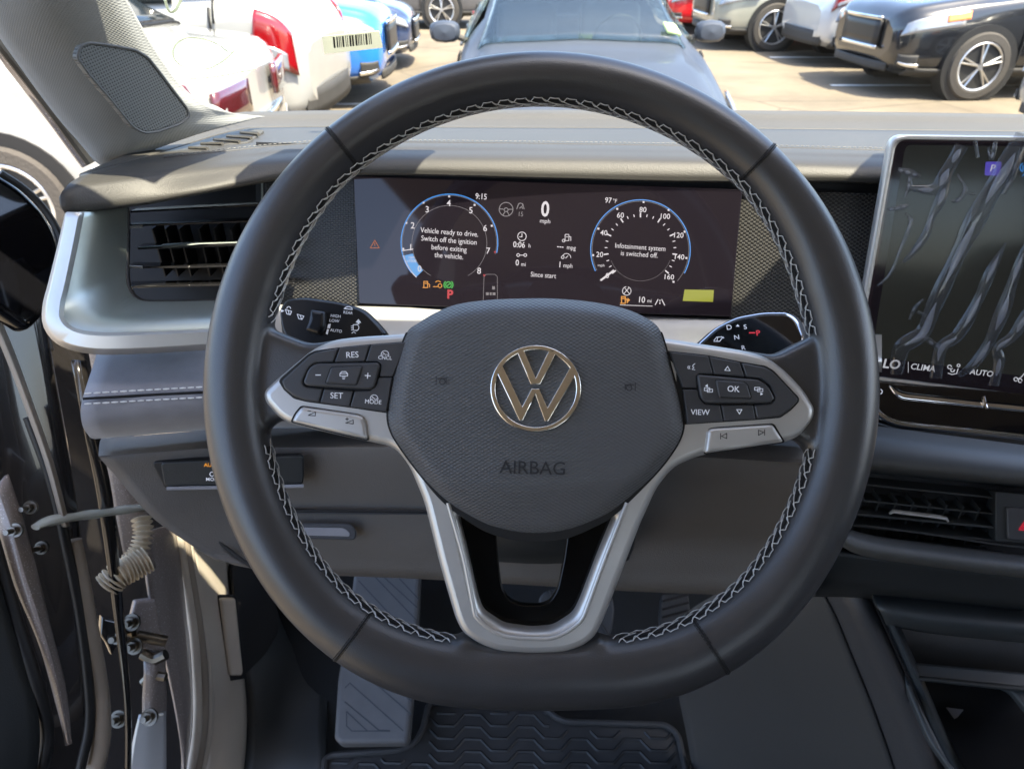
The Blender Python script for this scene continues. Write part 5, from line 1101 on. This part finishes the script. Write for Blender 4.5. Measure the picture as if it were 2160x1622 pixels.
def make_car(name, label, kind, pm, pos, head, grp='cars parked on the lot', H=1.0, W=1.0, end='front', glass='car_glass', light='std', wheels='dark', clad=True, mirror=True, extras=None, rear_wheel=1.06, hollow=False):
    T = Matrix.Translation(Vector(pos)) @ Matrix.Rotation(radians(head), 4, 'Z')    # local +x points where the car faces
    car = thing(name, label, 'car', M4=T, group=grp)
    prof = PROF[kind]; L = prof[-1][0]; NX = 70; NS = 8
    prof_i = resample([tuple(p) for p in curve([tuple(p) for p in prof], 8)], 400)
    # resample evenly in x
    dense = curve([tuple(p) for p in prof], 12)
    def st(x):
        for a, b in zip(dense, dense[1:]):
            if a[0] <= x <= b[0]: t = (x - a[0]) / max(1e-6, b[0] - a[0]); return [p + (q - p) * t for p, q in zip(a, b)]
        return dense[-1]
    def S(x, vv, side=1, off=0.0):
        s = secpts(st(min(max(x, 0), L))); i = min(int(vv), 7); c = cr(*[s[max(0, min(8, i + k))] for k in (-1, 0, 1, 2)], vv - i) if 1 < i < 7 else [a + (b - a) * (vv - i) for a, b in zip(s[i], s[i + 1])]
        s2 = secpts(st(min(max(x, 0), L)))
        y, z = c; n = Vector((0, y, (z - .75) * .8)); n = n.normalized() if n.length > .01 else Vector((0, 0, 1))
        if vv > 6.2: n = Vector((0, .1, 1)).normalized() if 2.2 < x < 3.7 else Vector((-.5 if x > 2.5 else .5, .1, .9)).normalized() * 1
        if vv > 6.2: n.x = {True: .45, False: -.45}[x < L / 2] * 1 if not (2.2 < x < 3.7) else 0
        p = Vector((L / 2 - x, y * W, z * H)) + Vector((n.x * off, n.y * off * W, n.z * off)); p.y *= side; return T @ p
    xs = [0, .02, .05, .1, .16, .24, .34] + [.34 + (L - .68) * i / 50 for i in range(1, 50)] + [L - .34, L - .24, L - .16, L - .1, L - .05, L - .02, L]
    vs_ = [k / 3 for k in range(25)]; n = len(vs_)
    V = []; ring = [(vv, 1) for vv in vs_] + [(vv, -1) for vv in vs_[-2:0:-1]]
    for x in xs:
        for vv, sd in ring: V.append(S(x, vv, sd))
    m_ = len(ring); Fc = [(i * m_ + j, (i + 1) * m_ + j, (i + 1) * m_ + (j + 1) % m_, i * m_ + (j + 1) % m_) for i in range(len(xs) - 1) for j in range(m_)]
    Fc = [q[::-1] for q in Fc]
    if hollow:
        keep = []; a0h = 1.45; ceh = 3.35
        for i in range(len(xs) - 1):
            xm_ = (xs[i] + xs[i + 1]) / 2
            for j in range(m_):
                vm = ring[j][0]; vm = (vm + ring[(j + 1) % m_][0]) / 2
                cut = (1.40 < xm_ < 2.10 and vm > 6.15) or (3.47 < xm_ < 4.0 and vm > 6.15) or (a0h + .3 < xm_ < ceh - .28 and 5.15 < vm < 5.8)
                if not cut: keep.append(Fc[i * m_ + j])
        Fc = keep
    Fc.append(tuple(range(m_))); Fc.append(tuple((len(xs) - 1) * m_ + j for j in range(m_))[::-1])
    bd = mk('body', V, Fc, pm, car, ang=50)
    def patch(nm, x0, x1, v0, v1, m, side=1, off=.012, nx=10, nv=6, parent=None, slant=0.0, sl1=0.0):
        vv = []
        for i in range(nx + 1):
            for j in range(nv + 1):
                t = j / nv; a = x0 + slant * t; b = x1 + sl1 * t; vv.append(S(a + (b - a) * i / nx, v0 + (v1 - v0) * t, side, off))
        return mk(nm, vv, grid_faces(nx + 1, nv + 1, flip=side < 0), m, parent or car, mods=[('solid', .02, -1)], ang=50)
    ce = 3.95 if kind == 'suv' else 3.35
    for sd in (1, -1):
        a0 = 1.35 if kind == 'suv' else 1.45
        patch('side_window', a0 + .12, a0 + 1.15, 5.12, 5.82, glass, sd, slant=.52); patch('side_window', a0 + 1.25, ce - .25, 5.12, 5.82, glass, sd, slant=0)
        if kind == 'suv': patch('side_window', ce - .17, ce + .28, 5.2, 5.78, glass, sd, sl1=-.15)
        if clad: patch('sill_cladding', .15, L - .15, 1.2, 2.15, 'cladding', sd, off=.018, nx=24)
    ws0, ws1 = (1.28, 1.98) if kind == 'suv' else (1.36, 2.12)
    rs0, rs1 = (4.02, 4.40) if kind == 'suv' else (3.45, 4.02)
    def full(nm, x0, x1, vlo, m, off=.012, parent=None):
        vv = []; nx = 10; vl = [vlo + (8 - vlo) * k / 6 for k in range(7)]; rg = [(q, 1) for q in vl] + [(q, -1) for q in vl[-2::-1]]
        for i in range(nx + 1):
            for q, sd in rg: vv.append(S(x0 + (x1 - x0) * i / nx, q, sd, off))
        return mk(nm, vv, grid_faces(nx + 1, len(rg)), m, parent or car, mods=[('solid', .015, -1)], ang=50)
    wsn = full('windscreen', ws0, ws1, 6.12, glass); full('rear_window', rs0, rs1, 6.12, glass)
    # ends: flat-ish fascia pieces built across the car
    def fascia(nm, x, y0, y1, z0, z1, m, dx=.02, parent=None, curvex=.12):
        vv = []; 
        for i in range(9):
            for j in range(4):
                y = y0 + (y1 - y0) * i / 8; z = z0 + (z1 - z0) * j / 3; s = 1 if x < L / 2 else -1
                vv.append(T @ Vector(((L / 2 - x) + s * (dx - curvex * (abs(y) / .9) ** 2.5), y * W, z * H)))
        return mk(nm, vv, grid_faces(9, 4), m, parent or car, mods=[('solid', .03)])
    if kind == 'suv': gz = (.50, .80); lz = (3.9, 4.95)
    else: gz = (.34, .60); lz = (4.0, 4.95)
    gr = fascia('grille', .03, -.42, .42, gz[0], gz[1], 'grille_black', .06)
    for z in (gz[0], gz[1]): fascia('grille_trim', .03, -.44, .44, z - .018, z + .018, 'chrome_cool', .075, gr)
    fascia('lower_grille', .05, -.62, .62, .27 if kind == 'suv' else .22, .36 if kind == 'suv' else .30, 'cladding', .05)
    for sd in (1, -1):
        for xg in ((a0 - .02, a0 + 1.22, ce + .02) if kind == 'suv' else (a0 - .05, a0 + 1.20, ce - .2)):
            patch('shut_line', xg, xg + .014, 2.2, 5.0, 'gap_black', sd, off=.004, nx=1, nv=10)
        for xg in (a0 + .95, a0 + 1.95): patch('door_handle', xg, xg + .17, 4.25, 4.42, pm, sd, off=.03, nx=3, nv=2)
        hl = patch('headlight', .03, .62, lz[0], lz[1], 'lamp_clear', sd, off=.016, slant=.04)
        patch('turn_lens', .42, .66, lz[0] + .35, lz[1] - .1, 'lamp_amber', sd, off=.022, parent=hl)
        patch('fog_trim', .05, .22, 2.1, 2.8, 'cladding', sd, off=.016)
        patch('fog_strip', .06, .24, 2.25, 2.4, 'chrome_cool', sd, off=.030)
        tsl = .14 if light == 'dark' else .06; t0, t1 = (L - .62, L - .08) if light == 'std' else (L - .62, L - .07) if light == 'dark' else (L - .36, L - .06)
        tl = patch('taillight', t0, t1, 3.75 if light != 'tall' else 3.25, 4.7 if light != 'tall' else 4.95, 'lamp_red' if light != 'dark' else 'lamp_dark_red', sd, off=.016, slant=tsl, sl1=-tsl * .5 if light != 'tall' else -.02)
        if light == 'dark': fascia('taillight', L, sd * .28, sd * .80, .68, .86, 'lamp_dark_red', .035, curvex=.07)
        if light == 'dark': patch('bumper_corner', L - .70, L - .02, 1.6, 2.9, 'silver_paint', sd, off=.014, sl1=.0)
        if light != 'dark': patch('reverse_lens', t1 - .25, t1 - .05, 3.8 if light != 'tall' else 3.3, 4.0 if light != 'tall' else 3.75, 'lamp_clear', sd, off=.024, parent=tl)
        if mirror:
            xm = ws0 + .38; g = Geo(); c = S(xm, 5.1, sd, .0); o = T.to_3x3() @ Vector((.02, sd * .16, .06)); u = T.to_3x3() @ Vector((0, 1, 0)); f_ = T.to_3x3() @ Vector((1, 0, 0))
            vv = []; 
            for a in range(7):
                for b in range(12):
                    ph = pi * (a / 6 - .5); th = 2 * pi * b / 12; vv.append(c + o + u * (.115 * abs(cos(ph)) ** .5 * math.copysign(abs(cos(th)) ** .7, cos(th))) + Vector((0, 0, .075 * abs(cos(ph)) ** .5 * math.copysign(abs(sin(th)) ** .7, sin(th)))) + f_ * (.075 * sin(ph)))
            mr_o = mk('door_mirror', vv, [(a * 12 + b, a * 12 + (b + 1) % 12, (a + 1) * 12 + (b + 1) % 12, (a + 1) * 12 + b) for a in range(6) for b in range(12)], pm, car)
            Geo().tube([c - u * sd * .05 + Vector((0, 0, -.02)), c + o * .8], .022, 8).mk('mirror_stem', 'cladding', mr_o)
        # wheels
        for wx in ((.92, L - .98) if kind == 'suv' else (.92, L - rear_wheel)):
            R_ = .355 if kind == 'suv' else .325; hw_ = st(wx)[3] * W
            C0 = T @ Vector((L / 2 - wx, sd * (hw_ - .10), R_)); ax = (T.to_3x3() @ Vector((0, sd, 0)))
            Geo().tube([C0 - ax * .10, C0 + ax * .112], R_ + .065, 36).mk('wheel_arch', 'wheel_dark', car)
            w_ = Geo(); prof_t = [(-.10, .62), (-.11, .92), (-.08, 1.0), (.09, 1.0), (.125, .93), (.13, .74), (.115, .69)]
            up_ = Vector((0, 0, 1)); sdv = ax.cross(up_).normalized(); vv = []; NT = 40
            for k in range(NT):
                th = 2 * pi * k / NT; rd = sdv * cos(th) + up_ * sin(th)
                for (o, r) in prof_t: vv.append(C0 + ax * (o + .012) + rd * r * R_)
            npf = len(prof_t); w_.add(vv, [(k * npf + j, k * npf + j + 1, ((k + 1) % NT) * npf + j + 1, ((k + 1) % NT) * npf + j) for k in range(NT) for j in range(npf - 1)])
            wo = w_.mk('wheel', 'tyre', car)
            Geo().tube([C0 + ax * .02, C0 + ax * .105], R_ * .70, 32).mk('wheel_backing', 'wheel_dark', wo)
            rg = Geo(); rg.tube([C0 + ax * .125 + (sdv * cos(2 * pi * k / 36) + up_ * sin(2 * pi * k / 36)) * R_ * .685 for k in range(36)], .014, 6, closed=True)
            for k in range(5):
                th = 2 * pi * k / 5 + .3; 
                for dth in (-.12, .12):
                    rd = sdv * cos(th + dth) + up_ * sin(th + dth); r0 = sdv * cos(th) + up_ * sin(th); rg.tube([C0 + ax * .128 + r0 * R_ * .1, C0 + ax * .120 + rd * R_ * .68], [.020, .017], 6, flat=.6)
            rg.tube([C0 + ax * .1, C0 + ax * .138], .035, 12); rg.mk('rim', 'alloy', wo)
    if kind == 'suv': full('hatch_line', 4.00, 4.012, 4.4, 'gap_black', off=.004)
    else: full('boot_line', 4.04, 4.052, 5.2, 'gap_black', off=.006)
    fascia('number_plate', L - .05, -.24, .24, .62 if kind == 'suv' else .70, .74 if kind == 'suv' else .82, 'label_cream', .035, curvex=0)
    if light == 'dark':
        fascia('bumper_strip', L, -.80, .80, .56, .60, 'chrome_cool', .04, curvex=.08); fascia('bumper_insert', L, -.70, .70, .28, .44, 'cladding', .04, curvex=.08)
    if clad: fascia('rear_bumper', L - .02, -.74, .74, .30, .50, 'cladding', .06)
    if hollow:
        def cb(nm, cx, cy, cz, sx, sy, sz, m, bev=.06):
            g = Geo(); g.box((0, 0, 0), (sx, sy, sz)); T3 = T @ Matrix.Translation((L / 2 - cx, cy * W, cz)); mk(nm, [T3 @ q for q in g.v], g.f, m, car, mods=[('bev', bev, 4)])
        cb('dashboard', 1.75, 0, .78, .55, 1.45, .14, 'matte_black')
        for sy in (-.37, .37):
            cb('front_seat', 2.62, sy, .80, .16, .50, .62, 'seat_leather'); cb('front_headrest', 2.66, sy, 1.17, .11, .26, .18, 'seat_leather', .04)
            cb('rear_headrest', 3.42, sy, 1.00, .10, .26, .16, 'seat_leather', .04)
        cb('rear_seat', 3.40, 0, .70, .16, 1.3, .50, 'seat_leather')
        g = Geo(); Cw = Vector((L / 2 - 2.08, .37 * W, .88)); g.tube([T @ (Cw + Vector((.06 * sin(2 * pi * k / 24), .185 * cos(2 * pi * k / 24), .175 * sin(2 * pi * k / 24)))) for k in range(24)], .014, 8, closed=True); g.mk('steering_rim', 'matte_black', car)
        cb('rear_view_mirror', 2.02, 0, 1.25, .03, .22, .07, 'matte_black', .01)
    if extras: extras(car, S, T, patch, fascia, L)
    return car
G1 = 'cars parked on the lot'
# left row (tails towards the aisle)
make_car('parked_car', 'white sedan with dark red tail lamps, nearest on the left behind the windscreen pillar', 'sedan', 'white_paint', (-3.93, 4.62, 0), 184, G1, light='dark', clad=False, H=1.0, rear_wheel=1.18)
make_car('parked_car', 'white sport utility with tall bright red tail lamp, second car on the left', 'suv', 'white_paint', (-3.92, 7.0, 0), 178, G1, light='tall')
make_car('parked_car', 'bright blue sport utility with its nose to the aisle, behind the paper label', 'suv', 'blue_paint', (-3.70, 8.85, 0), 2, G1, clad=True)
make_car('parked_car', 'dark navy sedan with its nose to the aisle, beyond the blue vehicle', 'sedan', 'navy_paint', (-3.75, 11.4, 0), 3, G1, clad=False)
make_car('parked_car', 'dark charcoal sport utility far up the aisle, left of the grey hatchback', 'suv', 'char_paint', (-2.8, 17.0, 0), 0, G1)
make_car('parked_car', 'black sedan farthest up the aisle beyond the navy sedan', 'sedan', 'black_paint', (-4.4, 20.5, 0), 0, G1, clad=False)
# right row
make_car('parked_car', 'glossy black sport utility with alloy wheels at the right, nose to the aisle', 'suv', 'black_paint', (6.50, 9.60, 0), 184, G1, glass='car_glass_green')
make_car('parked_car', 'white hatchback with round red tail lamp beyond the black vehicle', 'suv', 'silver_paint', (6.55, 11.85, 0), 3, G1, H=.93, W=.95)
make_car('parked_car', 'sage grey sport utility with large alloy wheels, beyond the white hatchback', 'suv', 'sage_paint', (5.55, 13.75, 0), 183, G1)
make_car('parked_car', 'red car with its nose to the aisle beyond the sage grey one', 'sedan', 'red_paint', (5.3, 16.0, 0), 181, G1, clad=False)
make_car('parked_car', 'white car farthest on the right beyond the red car', 'suv', 'white_paint', (5.1, 20.2, 0), 181, G1)
make_car('parked_car', 'white sedan whose front corner only just shows at the right edge', 'sedan', 'white_paint', (6.95, 6.25, 0), 181, G1, clad=False)
# grey car facing us
def tags(car, S, T, patch, fascia, L):
    for nm, x0, x1, v0, v1, m, sd in (('screen_sticker', 1.42, 1.50, 6.4, 7.0, 'green_tag', 1), ('screen_sticker', 1.93, 2.0, 7.7, 7.95, 'green_tag', 1)):
        patch(nm, x0, x1, v0, v1, m, sd, off=.035, nx=2, nv=2)
make_car('parked_car', 'blue-grey hatchback facing us nose to nose with green-tinted windscreen', 'sedan', 'grey_paint', (.48, 6.45, 0), 270.5, G1, H=.96, W=.95, glass='clear_glass', clad=False, extras=tags, hollow=True)
